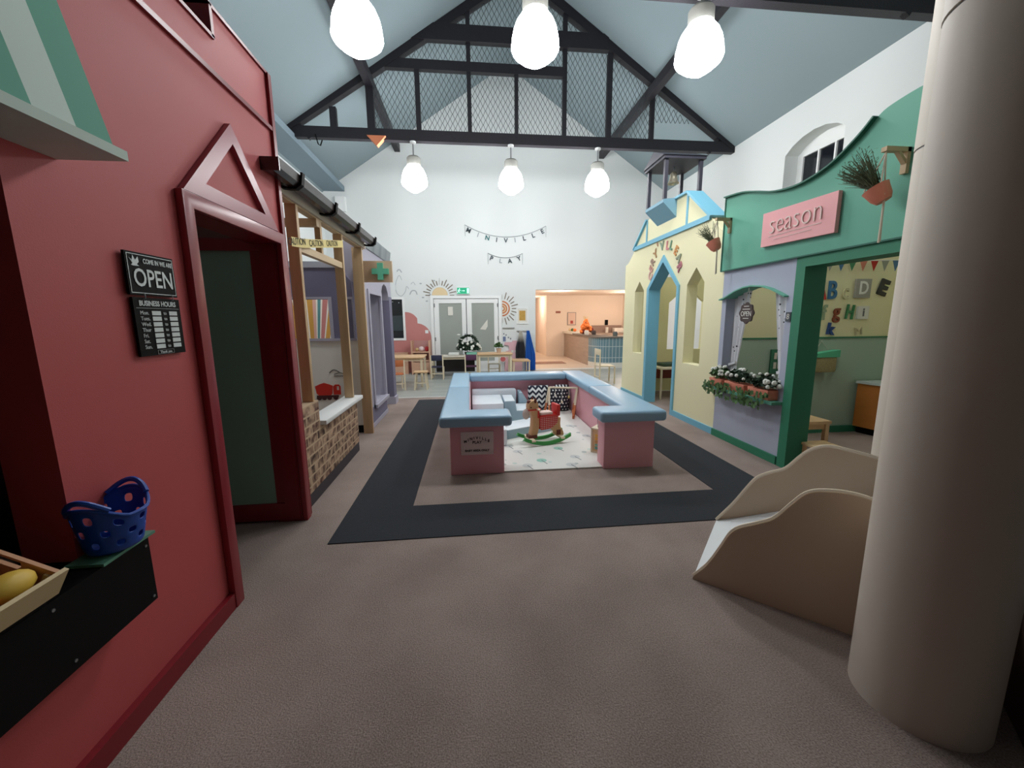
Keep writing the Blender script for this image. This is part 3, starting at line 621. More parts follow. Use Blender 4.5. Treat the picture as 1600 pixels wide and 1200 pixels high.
mb = MB().plate([(-3.4, 1.27), (-1.50, 1.27), (-1.50, 1.99), (-1.64, 2.16), (-3.4, 2.16)], [[(-2.75, 1.2701), (-1.80, 1.2701), (-1.80, 1.77), (-2.75, 1.77)]], (0, 5.40, 0), UX, UZ, .08); mb.build('side_wall', PURP, ph)
MB().plate([(-2.79, 1.27), (-1.76, 1.27), (-1.76, 1.80), (-2.79, 1.80)], [[(-2.75, 1.2701), (-1.80, 1.2701), (-1.80, 1.77), (-2.75, 1.77)]], (0, 5.39, 0), UX, UZ, .1).build('window_frame', LILT, ph)
MB().plate([(-1.62, 1.27), (-1.50, 1.27), (-1.50, 1.80), (-1.62, 1.80)], [[(-1.60, 1.2701), (-1.51, 1.2701), (-1.51, 1.77), (-1.60, 1.77)]], (0, 5.39, 0), UX, UZ, .02).build('window_frame', LILT, ph)
MB().box(-3.4, -1.66, 5.385, 5.49, 2.16, 2.235).build('wall_band', mat('pale_grey_band', (170, 174, 186), .7), ph)
MB().box(-3.4, -1.47, 5.40, 5.48, .10, 1.24).build('lower_wall', OFFW, ph); MB().box(-3.4, -1.47, 5.38, 5.49, 1.24, 1.27).build('dado_ledge', LILT, ph)
MB().box(-3.4, -1.47, 5.385, 5.40, 0, .10).build('skirting', BLACK, ph); MB().box(-3.4, -1.47, 5.40, 5.48, 0, .10).build('base_board', OFFW, ph)
# corrugated roof
mb = MB(); N = 70; vs = []; fs = []
for i in range(N+1):
    y = 5.56+1.86*i/N; w_ = .012*math.sin(i*math.pi/1.6)
    vs += [(-1.385+w_, y, 2.475+w_*.3), (-1.36+w_, y, 2.66), (-1.39+w_, y, 2.66), (-1.40+w_, y, 2.475)]
for i in range(N):
    a = i*4
    for j in range(4): fs.append((a+j, a+(j+1) % 4, a+4+(j+1) % 4, a+4+j))
mb.add(vs, fs); mb.build('corrugated_roof', mat('corrugated_grey', (142, 150, 154), .45), ph)
# interior back partition with rainbow mural
cols_ = [(176, 172, 186), (240, 236, 226), (206, 156, 74), (240, 236, 226), (206, 140, 134), (240, 236, 226), (206, 156, 74), (222, 178, 166), (240, 236, 226), (92, 148, 152), (240, 236, 226), (190, 122, 126), (240, 236, 226), (206, 150, 142), (240, 236, 226), (190, 140, 80), (176, 172, 186)]
LLC, WHC, MUC, ROC, TEC, PKC_ = (176, 172, 186), (240, 236, 226), (206, 156, 74), (200, 130, 128), (92, 148, 152), (224, 176, 164)
st_ = [(-.64, LLC), (-.60, WHC), (-.46, ROC), (-.42, WHC), (-.28, MUC), (-.24, WHC), (-.08, ROC), (-.04, WHC), (.054, MUC), (.113, PKC_), (.14, WHC), (.193, TEC), (.222, WHC), (.31, ROC), (.34, WHC), (.45, MUC), (.48, WHC), (.62, ROC), (.66, WHC), (.8, TEC), (1.09, LLC)]
mb = MB(); ul = -.66
for u_, c_ in st_:
    mb.mat(mat('mural_%d_%d' % (c_[0], c_[2]), c_, .8)); q = []
    for uu, z in ((ul, .9), (u_, .9), (u_, 2.2), (ul, 2.2)): q.append((min(SX-.32, max(-3.4, -2.78+uu*(z+.1)/1.94)), 7.38, z))
    if u_ == -.64: q[0] = (-3.4, 7.38, .9); q[3] = (-3.4, 7.38, 2.2)
    mb.poly(q, (0, .02, 0)); ul = u_
mb.build('rainbow_mural', None, ph)
mb = MB(); mb.box(-3.4, SX-.3, 7.40, 7.45, 0, 2.3); mb.box(-3.45, -3.4, 5.4, 7.45, 0, 2.3); mb.build('inner_wall', OFFW, ph)
# cross sign
t = root('pharmacy_cross_sign', (-1.12, 5.44, 1.985), 'square wooden sign with green cross jutting from lilac pharmacy', 'sign')
MB().box(-1.40, -.985, 5.42, 5.46, 1.985, 2.25).build('board', wood('sign_board_wood', (216, 188, 158), (4, 8, 8), .15), t)
mb = MB(); cx, cz = -1.13, 2.118; a, b_ = .035, .105
mb.plate([(cx-a, cz-b_), (cx+a, cz-b_), (cx+a, cz-a), (cx+b_, cz-a), (cx+b_, cz+a), (cx+a, cz+a), (cx+a, cz+b_), (cx-a, cz+b_), (cx-a, cz+a), (cx-b_, cz+a), (cx-b_, cz-a), (cx-a, cz-a)], [], (0, 5.39, 0), UX, UZ, .03)
mb.build('green_cross', mat('cross_green', (100, 190, 158), .6), t)
# wall decals in the building site
y = 5.396; T0 = len(bpy.data.objects); t = root('mixer_truck_decal', (-1.88, y, .5), 'red cement mixer truck decal on pale wall behind the brick wall', 'wall decal')
MB().plate([(-2.055, .645), (-2.04, .55), (-2.01, .52), (-1.86, .52), (-1.84, .545), (-1.828, .65), (-1.875, .67), (-1.94, .69), (-1.99, .675)], [], (0, y, 0), UX, UZ, .003).build('drum', mat('truck_red', (196, 40, 26), .6), t)
MB().plate([(-1.825, .53), (-1.73, .53), (-1.73, .64), (-1.75, .665), (-1.80, .665), (-1.825, .64)], [[(-1.78, .59), (-1.75, .59), (-1.75, .64), (-1.78, .645)]], (0, y, 0), UX, UZ, .003).build('cab', MC['truck_red'], t)
mb = MB().box(-2.04, -1.76, y-.002, y, .495, .523)
for x in (-2.01, -1.945, -1.88, -1.80): mb.lathe([(0, 0), (.032, 0), (.032, .003), (0, .003)], (x, y-.003, .49), 14, (0, 1, 0))
mb.build('wheels', mat('truck_dark', (66, 26, 26), .6), t)
ink = mat('decal_ink', (110, 108, 104), .8)
mb = MB(); stroke(mb, [(-1.86, .82), (-1.80, .86), (-1.73, .83)], .012, y); stroke(mb, [(-1.80, .80), (-1.72, .82), (-1.64, .78), (-1.8, .78)], .01, y)
decal('sketch_decal', mb, ink, 'small grey sketched roof shape above the mixer truck decal')
mb = MB(); stroke(mb, [(-2.42, .68), (-2.40, .60), (-2.33, .60)], .012, y, 3); stroke(mb, [(-2.42, .68), (-2.34, .68), (-2.34, .6)], .012, y, 3); mb.plate([(-2.34, .60), (-2.26, .66), (-2.24, .60)], [], (0, y, 0), UX, UZ, .003)
mb.ell((-2.38, .42, y), .001, 4, 3); decal('sketch_decal', mb, mat('decal_black', (50, 50, 50), .8), 'dark little digger sketch decal left of mixer truck')
# ---------------------------------------------------------------- play pen
pp = root('play_pen', (.8, 5.2, 0), 'pink soft play pen with pale blue padded top rail', 'play pen')
yb = 6.72
for n_, ol, z0, z1, m_2, bv in (('left_wall', [(-.22, 3.72), (.30, 3.72), (.30, 3.92), (-.02, 3.92), (-.02, yb), (-.22, yb)], 0, .50, PINK, .006),
    ('right_wall', [(1.30, 3.70), (1.82, 3.70), (1.82, yb), (1.62, yb), (1.62, 3.90), (1.30, 3.90)], 0, .50, PINK, .006),
    ('back_wall', [(-.018, yb-.2), (1.618, yb-.2), (1.618, yb), (-.018, yb)], 0, .50, PINK, .006),
    ('padded_rail', [(-.315, 3.63), (.375, 3.63), (.375, 3.95), (-.03, 3.95), (-.03, 5.33), (-.315, 5.33)], .495, .605, BLUEV, .035),
    ('padded_rail', [(-.315, 5.335), (-.03, 5.335), (-.03, yb+.06), (-.315, yb+.06)], .495, .605, BLUEV, .035),
    ('padded_rail', [(-.028, 6.42), (1.568, 6.42), (1.568, yb+.06), (-.028, yb+.06)], .495, .605, BLUEV, .035),
    ('padded_rail', [(1.57, 5.15), (1.91, 5.15), (1.91, yb+.06), (1.57, yb+.06)], .495, .605, BLUEV, .035),
    ('padded_rail', [(1.235, 3.62), (1.91, 3.62), (1.91, 5.145), (1.57, 5.145), (1.57, 3.93), (1.235, 3.93)], .495, .605, BLUEV, .035)):
    MB().poly([(a, b, z0) for a, b in ol], (0, 0, z1-z0)).build(n_, m_2, pp, bevel=bv, seg=4)
t = root('pen_notice', (.04, 3.71, .2), 'laminated MINIVILLE PLAY baby area only notice on pink pen end', 'notice')
MB().box(-.118, .197, 3.711, 3.714, .203, .433).build('card', mat('notice_card', (226, 210, 210), .6), t)
mb = MB()
for i, ch in enumerate('MINIVILLE'):
    u_ = i-4; mb.text(ch, .036, (.038+u_*.028, 3.709, .372-.0021*u_*u_), (1, 0, -.03*u_), (.03*u_, 0, 1), .001, bold=.0012)
mb.text('PLAY', .04, (.038, 3.709, .327), UX, UZ, .001, bold=.001); mb.text('BABY AREA ONLY', .029, (.038, 3.709, .245), UX, UZ, .001, bold=.0008)
mb.build('lettering', mat('notice_ink', (40, 34, 36), .6), t)
mm = dots('play_mat_print', (226, 226, 220), (176, 186, 182), 5.5, .16, dot2=(196, 214, 206))
MB().box(-.01, 1.61, 3.73, 6.51, .002, .016).build('play_mat', mm, bevel=.004, label='white printed foam mat on floor of pink play pen', cat='play mat')
# tree motifs of the mat as thin prints
mb = MB(); rr = random.Random(3); TL = mat('mat_teal', (150, 196, 180), .8); GR2 = mat('mat_grey', (196, 200, 198), .8); DK2 = mat('mat_dark', (110, 118, 120), .8)
for i, (x, y_) in enumerate(((.72, 3.98), (.5, 4.3), (1.1, 4.05), (.98, 4.35), (1.2, 4.9), (1.35, 5.3), (1.1, 5.5), (.55, 3.85), (1.0, 3.82), (1.25, 5.9), (1.45, 4.8), (.42, 4.5))):
    mb.mat((TL, GR2, GR2)[i % 3]); mb.lathe([(0, 0), (.055, 0), (.05, .0008), (0, .0008)], (x, y_, .0162), 12)
    mb.mat(DK2); mb.bar((x, y_, .0175), (x+.04, y_-.11, .0175), .009, .001)
mb.build('mat_tree_prints', None, label='scattered teal and grey tree prints on the white play mat', cat='print', kind='stuff')
# soft blocks
SWH = mat('white_soft_vinyl', (222, 230, 236), .4); SBL = mat('pale_blue_soft_vinyl', (158, 184, 198), .45)
def two(name, label, parts, g='white and pale blue soft play blocks'):
    t = root(name, parts[0][0], label, 'soft block', g)
    for _, n_, mb, m in parts: mb.build(n_, m, t, bevel=.008)
MB().box(0, .455, 5.60, 6.30, .017, .30).build('soft_block', SWH, bevel=.012, label='tall white soft block in back left corner of pen', cat='soft block', group='white and pale blue soft play blocks')
MB().box(0, .455, 4.95, 5.59, .017, .19).build('soft_block', SWH, bevel=.012, label='low white soft block along left inside of pen', cat='soft block', group='white and pale blue soft play blocks')
two('soft_steps', 'pale blue two-level soft steps with white top in pen middle', [((.7, 5.9, .017), 'side', MB().poly([(.47, 5.66, .017), (.92, 5.66, .017), (.92, 5.66, .165), (.65, 5.66, .165), (.63, 5.66, .31), (.47, 5.66, .31)], (0, .50, 0)), SBL),
     ((.7, 5.9, .017), 'top_cover', MB().poly([(.475, 5.665, .311), (.625, 5.665, .311), (.625, 6.155, .311), (.475, 6.155, .311)], (0, 0, .006)).poly([(.655, 5.665, .166), (.915, 5.665, .166), (.915, 6.155, .166), (.655, 6.155, .166)], (0, 0, .006)), SWH)])
RM = Matrix.Translation((.43, 4.76, 0)) @ Matrix.Rotation(math.atan2(.40, .76), 4, 'Z')
a_ = MB(); a_.X = RM; a_.box(0, .86, 0, .36, .017, .125); b_ = MB(); b_.X = RM; b_.box(.005, .855, .005, .355, .1252, .134)
two('soft_ramp', 'long pale blue soft plank lying diagonally behind rocking horse', [((.43, 4.76, .017), 'body', a_, SBL), ((.43, 4.76, .017), 'top_cover', b_, SWH)])
MB().poly([(.75, 6.18, .017), (1.0, 6.18, .017), (.80, 6.18, .34), (.75, 6.18, .34)], (0, .3, 0)).build('soft_wedge', SBL, bevel=.008, label='pale blue soft wedge against pen back wall', cat='soft block', group='white and pale blue soft play blocks')
MB().box(.0, .72, 6.32, 6.50, .017, .37).build('soft_bolster', SWH, bevel=.02, label='long white soft bolster lining back wall of pen', cat='soft block', group='white and pale blue soft play blocks')
MB().box(.325, .40, 4.5, 4.80, .017, .22).build('soft_block', SWH, bevel=.02, label='narrow white soft block just inside left pen entrance', cat='soft block', group='white and pale blue soft play blocks')
# pillows
def pillow(name, c, w_, h_, m, label, rz=0, tilt=.18):
    X = Matrix.Translation(c) @ Matrix.Rotation(rz, 4, 'Z') @ Matrix.Rotation(-tilt, 4, 'X')
    mb = MB(); mb.X = X; n = 12; vs = []; fs = []
    for sgn in (-1, 1):
        for j in range(n+1):
            for i in range(n+1):
                u_, v_ = i/n*2-1, j/n*2-1; th_ = .075*(max(0, (1-u_**4)*(1-v_**4)))**.6
                k_ = 1-.05*(u_*u_*v_*v_ < .5)*abs(0); vs.append((u_*w_/2, sgn*th_, (v_+1)*h_/2))
    N1 = (n+1)**2
    for q in range(2):
        for j in range(n):
            for i in range(n):
                a = q*N1+j*(n+1)+i; fs.append((a, a+1, a+n+2, a+n+1) if q == 0 else (a, a+n+1, a+n+2, a+1))
    mb.add(vs, fs); return mb.build(name, m, label=label, cat='cushion', group='black and white cushions in the pen', smooth=70)
ch = mat('chevron_fabric', (235, 235, 235), .8); v = xyz(ch, mapped(ch))
zig = math_node(ch, 'PINGPONG', v[0], .05); zz = math_node(ch, 'ADD', v[2], math_node(ch, 'MULTIPLY', zig, 1.0)); st = math_node(ch, 'GREATER_THAN', math_node(ch, 'FRACT', math_node(ch, 'MULTIPLY', zz, 12)), .5)
mixc(ch, st, lin((232, 234, 234)), lin((26, 32, 52)))
pillow('chevron_cushion', (1.09, 6.33, .02), .34, .40, ch, 'black and white chevron cushion at back right of pen')
pk = mat('polka_fabric', (24, 26, 40), .8); v = xyz(pk, mapped(pk, scale=(19, 19, 19), src='Object'))
fx = math_node(pk, 'SUBTRACT', math_node(pk, 'FRACT', math_node(pk, 'ADD', v[0], math_node(pk, 'MULTIPLY', math_node(pk, 'MODULO', math_node(pk, 'FLOOR', v[2]), 2), .5))), .5)
fz = math_node(pk, 'SUBTRACT', math_node(pk, 'FRACT', v[2]), .5)
dd = math_node(pk, 'ADD', math_node(pk, 'MULTIPLY', fx, fx), math_node(pk, 'MULTIPLY', fz, fz))
mixc(pk, math_node(pk, 'LESS_THAN', dd, .05), lin((24, 26, 40)), lin((235, 235, 235)))
pillow('polka_cushion', (1.38, 6.20, .02), .37, .40, pk, 'black cushion with white polka dots leaning in pen corner')
sp = mat('stripe_fabric', (235, 235, 235), .8); v = xyz(sp, mapped(sp)); mixc(sp, math_node(sp, 'GREATER_THAN', math_node(sp, 'FRACT', math_node(sp, 'MULTIPLY', v[0], 18)), .5), lin((235, 235, 235)), lin((26, 28, 42)))
pillow('striped_cushion', (1.50, 6.36, .02), .24, .40, sp, 'black and white striped cushion half hidden behind polka cushion', rz=0)
# baby gym
t = root('baby_gym', (1.38, 5.92, .017), 'white and wood A-frame baby gym with hanging toys in pen', 'baby gym')
MB().tube([(1.19, 5.95, .455), (1.60, 5.83, .455)], .013, 10).build('top_bar', PALEW, t)
OR = wood('warm_wood', (196, 112, 66), (10, 10, 3), .15)
for (x, y_), ft in (((1.19, 5.95), ((1.14, 6.06), (1.15, 5.74))), ((1.60, 5.83), ((1.52, 5.72), (1.585, 6.02)))):
    for f in ft:
        a = Vector((x, y_, .46)); b2 = Vector((f[0], f[1], .03)); mid = a.lerp(b2, .6)
        MB().bar(a, mid, .03, .02).build('leg', PALEW, t); MB().bar(mid, b2, .03, .02).build('leg_foot', OR, t)
MB().bar((1.50, 5.66, .04), (1.60, 6.05, .06), .03, .05).build('foot_rail', OR, t)
for i, (x, y_, l, c) in enumerate(((1.28, 5.92, .10, OFFW), (1.38, 5.895, .2, PALEW), (1.48, 5.865, .12, mat('toy_mustard', (196, 170, 100), .6)))):
    hg = MB().tube([(x, y_, .445), (x, y_, .445-l)], .003, 6).build('hanging_cord', OFFW, t); MB().ell((x, y_, .43-l), (.018, .018, .024)).build('hanging_toy', c, hg)
# rocking horse
HX = Matrix.Translation((.86, 4.60, .017)) @ Matrix.Rotation(rad(14), 4, 'Z')
t = root('rocking_horse', (.86, 4.60, .017), 'small wooden rocking horse with red seat on green rockers', 'rocking horse')
def hmb(): m = MB(); m.X = HX; return m
HW = wood('horse_wood', (206, 164, 116), (6, 6, 6), .1); HG = mat('rocker_green', (52, 150, 66), .45); HR = mat('seat_red', (200, 44, 36), .5); HB = mat('horse_brown', (104, 46, 34), .6)
for y_ in (-.115, .115):
    up = [(-.30+.6*i/16, .035+.85*((-.30+.6*i/16)**2)) for i in range(17)]; lo = [(a, b-.034) for a, b in up][::-1]; up = [(a, b+.008) for a, b in up]
    hmb().plate(up+lo, [], (0, y_-.015, 0), UX, UZ, .03).build('rocker', HG, t, bevel=.003)
    hmb().tube([(-.30, y_, .095), (-.302, y_, .098)], .02, 10).build('rocker_knob', HG, t)
for x in (-.19, .19):
    hmb().box(x-.025, x+.025, -.14, .14, .06, .08).build('cross_bar', PALEW, t)
nk = smoothcurve([(-.20, .075), (-.17, .20), (-.165, .32), (-.19, .40), (-.215, .43), (-.21, .50), (-.16, .535), (-.11, .52), (-.09, .44), (-.075, .32), (-.085, .20), (-.12, .075)], 3)
hmb().plate(nk, [], (0, -.045, 0), UX, UZ, .09).build('neck_and_front_leg', HW, t, bevel=.006)
hmb().plate(smoothcurve([(.10, .30), (.08, .18), (.13, .12), (.15, .075), (.24, .075), (.235, .13), (.20, .19), (.20, .30)], 3), [], (0, -.045, 0), UX, UZ, .09).build('back_leg', HW, t, bevel=.006)
hmb().box(-.215, -.11, -.05, .05, .075, .115).build('hoof', HB, t); hmb().box(.145, .20, -.05, .05, .09, .15).build('hoof', HB, t)
hmb().ell((-.235, 0, .37), (.045, .035, .065)).build('muzzle', mat('muzzle_grey', (200, 186, 176), .7), t)
hmb().ell((-.135, -.047, .535), (.016, .012, .032)).build('ear', HB, t); hmb().ell((-.135, .047, .535), (.016, .012, .032)).build('ear', HB, t); hmb().ell((-.195, 0, .515), (.03, .03, .022)).build('forelock', HB, t)
mb = hmb(); mb.box(-.215, -.06, -.05, .05, .415, .43); mb.box(-.105, -.085, -.052, .052, .32, .43); mb.build('bridle', HR, t)
hmb().ell((-.19, -.047, .455), (.008, .004, .008), 8, 5).build('eye', BLACK, t)
gg = mat('gingham', (230, 200, 196), .7); v = xyz(gg, mapped(gg, scale=(45, 45, 45))); ga = math_node(gg, 'GREATER_THAN', math_node(gg, 'FRACT', v[0]), .55); gb = math_node(gg, 'GREATER_THAN', math_node(gg, 'FRACT', v[2]), .55)
mixc(gg, math_node(gg, 'MULTIPLY', ga, gb), lin((196, 38, 34)), lin((236, 214, 208)))
hmb().plate([(-.08, .33), (.16, .33), (.15, .24), (.06, .18), (-.06, .17), (-.08, .2)], [], (0, -.06, 0), UX, UZ, .12).build('seat_skirt', gg, t)
hmb().box(-.08, .17, -.07, .07, .33, .35).build('seat', HR, t, bevel=.004); hmb().box(-.07, .09, -.06, .06, .35, .385).build('seat_cushion', mat('cushion_pale', (228, 200, 190), .7), t, bevel=.01)
hmb().box(.13, .175, -.085, .085, .33, .47).build('backrest', HR, t, bevel=.012)
hmb().tube([(-.11, -.13, .43), (-.11, .13, .43)], .012, 8).build('handle_bar', PALEW, t)
# activity cube
CX = Matrix.Translation((1.31, 4.17, .017)) @ Matrix.Rotation(math.atan2(-.62, .72), 4, 'Z')
t = root('activity_cube', (1.31, 4.17, .017), 'birch activity cube with coloured slats and wire bead maze', 'activity cube')
def amb(): m = MB(); m.X = CX; return m
s = .27; mb = amb()
for x in (0, s-.018):
    for y_ in (0, s-.018): mb.box(x, x+.018, y_, y_+.018, 0, s+.01)
mb.box(0, s, 0, s, s-.005, s+.012); mb.box(0, s, 0, s, 0, .016); mb.build('frame', PALEW, t)
amb().box(.018, s-.018, .008, s-.012, .016, s-.006).build('panels', BIRCH, t)
for i, c in enumerate(((232, 184, 80), (236, 176, 70), (206, 150, 90), (128, 184, 160), (70, 140, 126))):
    amb().box(.05, s-.05, .0, .008, .20-.036*i-.012, .20-.036*i+.012).build('slat', mat('slat_%s' % 'abcde'[i], c, .5), t)
for pts in ([(.06, .05, s+.01), (.06, .05, s+.17), (.12, .07, s+.2), (.2, .1, s+.16), (.22, .2, s+.01)], [(.14, .04, s+.01), (.15, .05, s+.1), (.1, .1, s+.13), (.2, .16, s+.08), (.1, .2, s+.01)]):
    mb = amb(); mb.tube([Vector(p) for p in smoothcurve(pts, 5)], .003, 6); mb.build('bead_wire', mat('wire_dark', (60, 54, 64), .4), t)
# ---------------------------------------------------------------- yellow church (right)
GX = 3.10
chu = root('yellow_play_church', (GX, 6.3, 0), 'cream yellow toy church front with pale blue pointed doorway and belfry', 'play house')
def m_(pts): return [(-a, b) for a, b in pts]         # facade facing -x uses U = -y
def lancet(y0, y1, z0, zs, zp): return m_([(y0, z0), (y1, z0), (y1, zs), ((y0+y1)/2, zp), (y0, zs)])
out = m_([(4.70, 0), (7.87, 0), (7.87, 2.52), (7.72, 2.56), (7.58, 2.66), (7.46, 2.75), (6.93, 2.80+.32), (6.93, 3.13), (6.58, 3.2), (5.95, 3.24), (5.64, 3.235), (5.07, 2.78), (4.95, 2.66), (4.85, 2.58), (4.70, 2.52)])
out = [p for p in out]
doorh = m_([(5.80, .0), (6.74, .0), (6.74, 1.98), (6.27, 2.36), (5.80, 1.96)])
# door hole reaches the floor: outline goes around it
out2 = m_([(4.70, 0), (5.77, 0), (5.77, 1.97), (6.27, 2.42), (6.77, 1.99), (6.77, 0), (7.87, 0), (7.87, 2.52), (7.74, 2.55), (7.60, 2.64), (7.46, 2.75), (6.95, 3.16), (6.58, 3.22), (5.95, 3.24), (5.64, 3.235), (5.07, 2.78), (4.95, 2.66), (4.84, 2.57), (4.70, 2.52)])
MB().plate(out2, [lancet(6.98, 7.37, .855, 1.985, 2.16), lancet(5.11, 5.54, .845, 1.965, 2.18)], (GX, 0, 0), UmY, UZ, .16).build('facade', YEL, chu)
dt = MB().plate(m_([(5.735, 0), (5.80, 0), (5.80, 1.96), (6.27, 2.38), (6.74, 1.98), (6.74, 0), (6.82, 0), (6.82, 2.0), (6.27, 2.49), (5.735, 1.98)]), [], (GX-.02, 0, 0), UmY, UZ, .21); dt.build('door_frame', LBLUE, chu)
MB().box(GX-.018, GX, 4.70, 5.74, 0, .085).build('skirting', LBLUE, chu); MB().box(GX-.018, GX, 6.82, 7.87, 0, .085).build('skirting', LBLUE, chu)
MB().box(GX-.03, GX, 5.05, 7.46, 2.735, 2.80).build('eaves_band', LBLUE, chu)
for a, b_q in (((5.03, 2.77), (5.64, 3.245)), ((5.64, 3.245), (5.96, 3.25)), ((7.47, 2.76), (6.95, 3.17))):
    MB().bar((GX+.08, a[0], a[1]), (GX+.08, b_q[0], b_q[1]), .24, .03).build('roof_edge', LBLUE, chu)
MB().box(GX-.012, GX, 5.625, 5.665, 2.80, 3.23).build('upright_trim', LBLUE, chu); MB().box(GX-.012, GX, 6.93, 6.97, 2.80, 3.15).build('upright_trim', LBLUE, chu)
MB().poly([(GX, 5.96, 2.985), (2.885, 5.96, 3.19), (2.885, 5.96, 3.235), (GX+.02, 5.96, 3.26), (GX+.02, 5.96, 2.985)], (0, .61, 0)).build('belfry_ledge', mat('slate_blue_paint', (120, 164, 184), .6), chu)
# belfry
bf = root('x', (0, 0, 0), 'x', 'x'); bpy.data.objects.remove(bf)
DGY = mat('dark_grey_paint', (56, 56, 68), .55)
for x in (2.915, 3.45):
    for y_ in (5.99, 6.54): MB().box(x-.025, x+.025, y_-.025, y_+.025, 3.24, 3.80).build('belfry_post', DGY, chu)
y0, y1, xm = 5.93, 6.60, 3.18
rf = MB().poly([(2.86, y0, 3.79), (3.50, y0, 3.79), (3.50, y0, 3.82), (3.50, y0, 3.82), (3.50, y0, 3.83), (2.86, y0, 3.83)], (0, y1-y0, 0)).build('belfry_ceiling', DGY, chu)
MB().poly([(2.85, y0-.01, 3.825), (3.51, y0-.01, 3.825), (3.18, y0+.335, 4.07)][:2]+[(3.51, y1+.01, 3.825), (2.85, y1+.01, 3.825)], (0, 0, .005)).build('belfry_soffit', DGY, chu)
mb = MB(); a, b2, c, d_ = (2.84, y0-.02, 3.83), (3.52, y0-.02, 3.83), (3.52, y1+.02, 3.83), (2.84, y1+.02, 3.83); e, f = (2.84, 6.265, 3.99), (3.52, 6.265, 3.99)
mb.add([a, b2, c, d_, e, f], [(0, 1, 5, 4), (2, 3, 4, 5), (0, 4, 3), (1, 2, 5), (3, 2, 1, 0)]); mb.build('belfry_roof', DGY, chu)
t = root('church_bell', (3.18, 6.27, 3.5), 'small brass bell hanging in the dark grey belfry', 'bell')
MB().lathe([(.0, .17), (.03, .165), (.05, .14), (.055, .08), (.07, .03), (.09, 0), (.085, -.005), (.06, .02)], (3.18, 6.27, 3.55), 20).build('bell_body', mat('brass', (196, 188, 166), .3, metal=.7), t)
MB().tube([(3.18, 6.27, 3.71), (3.18, 6.27, 3.80)], .01, 8).build('hanger', CHROME, t)
# church inner walls
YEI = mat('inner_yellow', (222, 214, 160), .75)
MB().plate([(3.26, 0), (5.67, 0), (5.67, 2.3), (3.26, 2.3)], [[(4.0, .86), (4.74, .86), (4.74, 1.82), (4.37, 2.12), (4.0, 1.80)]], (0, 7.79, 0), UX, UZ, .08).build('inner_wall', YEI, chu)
# partition between church and green shop (faces camera)
pt = root('partition_wall', (4.4, 4.65, 0), 'two-tone partition wall, pale yellow above a green dado', 'partition')
MB().box(3.26, 5.66, 4.60, 4.68, 1.245, 2.5).build('upper_wall', YEL, pt); MB().box(3.26, 5.66, 4.60, 4.68, 0, 1.23).build('dado', mat('sage_dado', (168, 192, 178), .7), pt)
MB().box(3.26, 5.66, 4.585, 4.68, 1.23, 1.247).build('dado_rail', DGRN, pt); MB().box(3.26, 5.66, 4.58, 4.60, 0, .085).build('skirting', DGRN, pt)
# letters over church door
L_ = [('C', 6.72, 2.20, 62, 'pink'), ('E', 6.71, 2.32, 55, 'blush'), ('R', 6.66, 2.43, 48, 'mushroom'), ('Y', 6.57, 2.54, 35, 'mustard'), ("'", 6.50, 2.64, 20, 'tan'), ('V', 6.35, 2.63, 8, 'sage'), ('L', 6.17, 2.61, -8, 'rose'), ('L', 6.05, 2.59, -22, 'green'), ('E', 5.90, 2.49, -35, 'orange'), ('A', 5.80, 2.37, -48, 'olive'), ('R', 5.77, 2.24, -60, 'plum')]
CC = {'pink': (216, 170, 160), 'blush': (206, 160, 146), 'mushroom': (170, 142, 124), 'mustard': (176, 138, 92), 'tan': (190, 150, 120), 'sage': (140, 160, 138), 'rose': (200, 128, 132), 'green': (104, 144, 116), 'orange': (206, 146, 84), 'olive': (142, 150, 124), 'plum': (178, 112, 122)}
for chx, y_, z_, a, c in L_:
    a = rad(a); U = (0, -math.cos(a), math.sin(a)); V = (0, math.sin(a), math.cos(a))
    MB().text(chx, .18, (GX-.003, y_, z_), U, V, .012, bold=.006).build('wooden_letter', mat('letter_'+c, CC[c], .6),
        label='%s wooden %s in the lettering arched over the church door' % (c, 'apostrophe' if chx == "'" else 'letter '+chx), cat='letter', group='letters over the church door')
# church interior furniture
t = root('small_table', (3.7, 7.1, 0), 'small white-topped play table inside the yellow church', 'table')
MB().box(3.45, 4.3, 6.9, 7.5, .56, .59).build('tabletop', PALEW, t)
for x in (3.49, 4.26):
    for y_ in (6.94, 7.46): MB().bar((x, y_, 0), (x, y_, .56), .03, .03).build('leg', PALEW, t)
MB().box(3.6, 4.1, 7.1, 7.4, .592, .65).build('toy_tray', mat('dark_green_toy', (60, 84, 66), .7), bevel=.02, label='dark green toy tray on table inside church', cat='tray')
MB().box(3.7, 4.05, 7.52, 7.75, .30, .52).build('red_stool', mat('dull_red', (130, 60, 46), .7), bevel=.03, label='dull red padded stool seat behind church table', cat='stool')
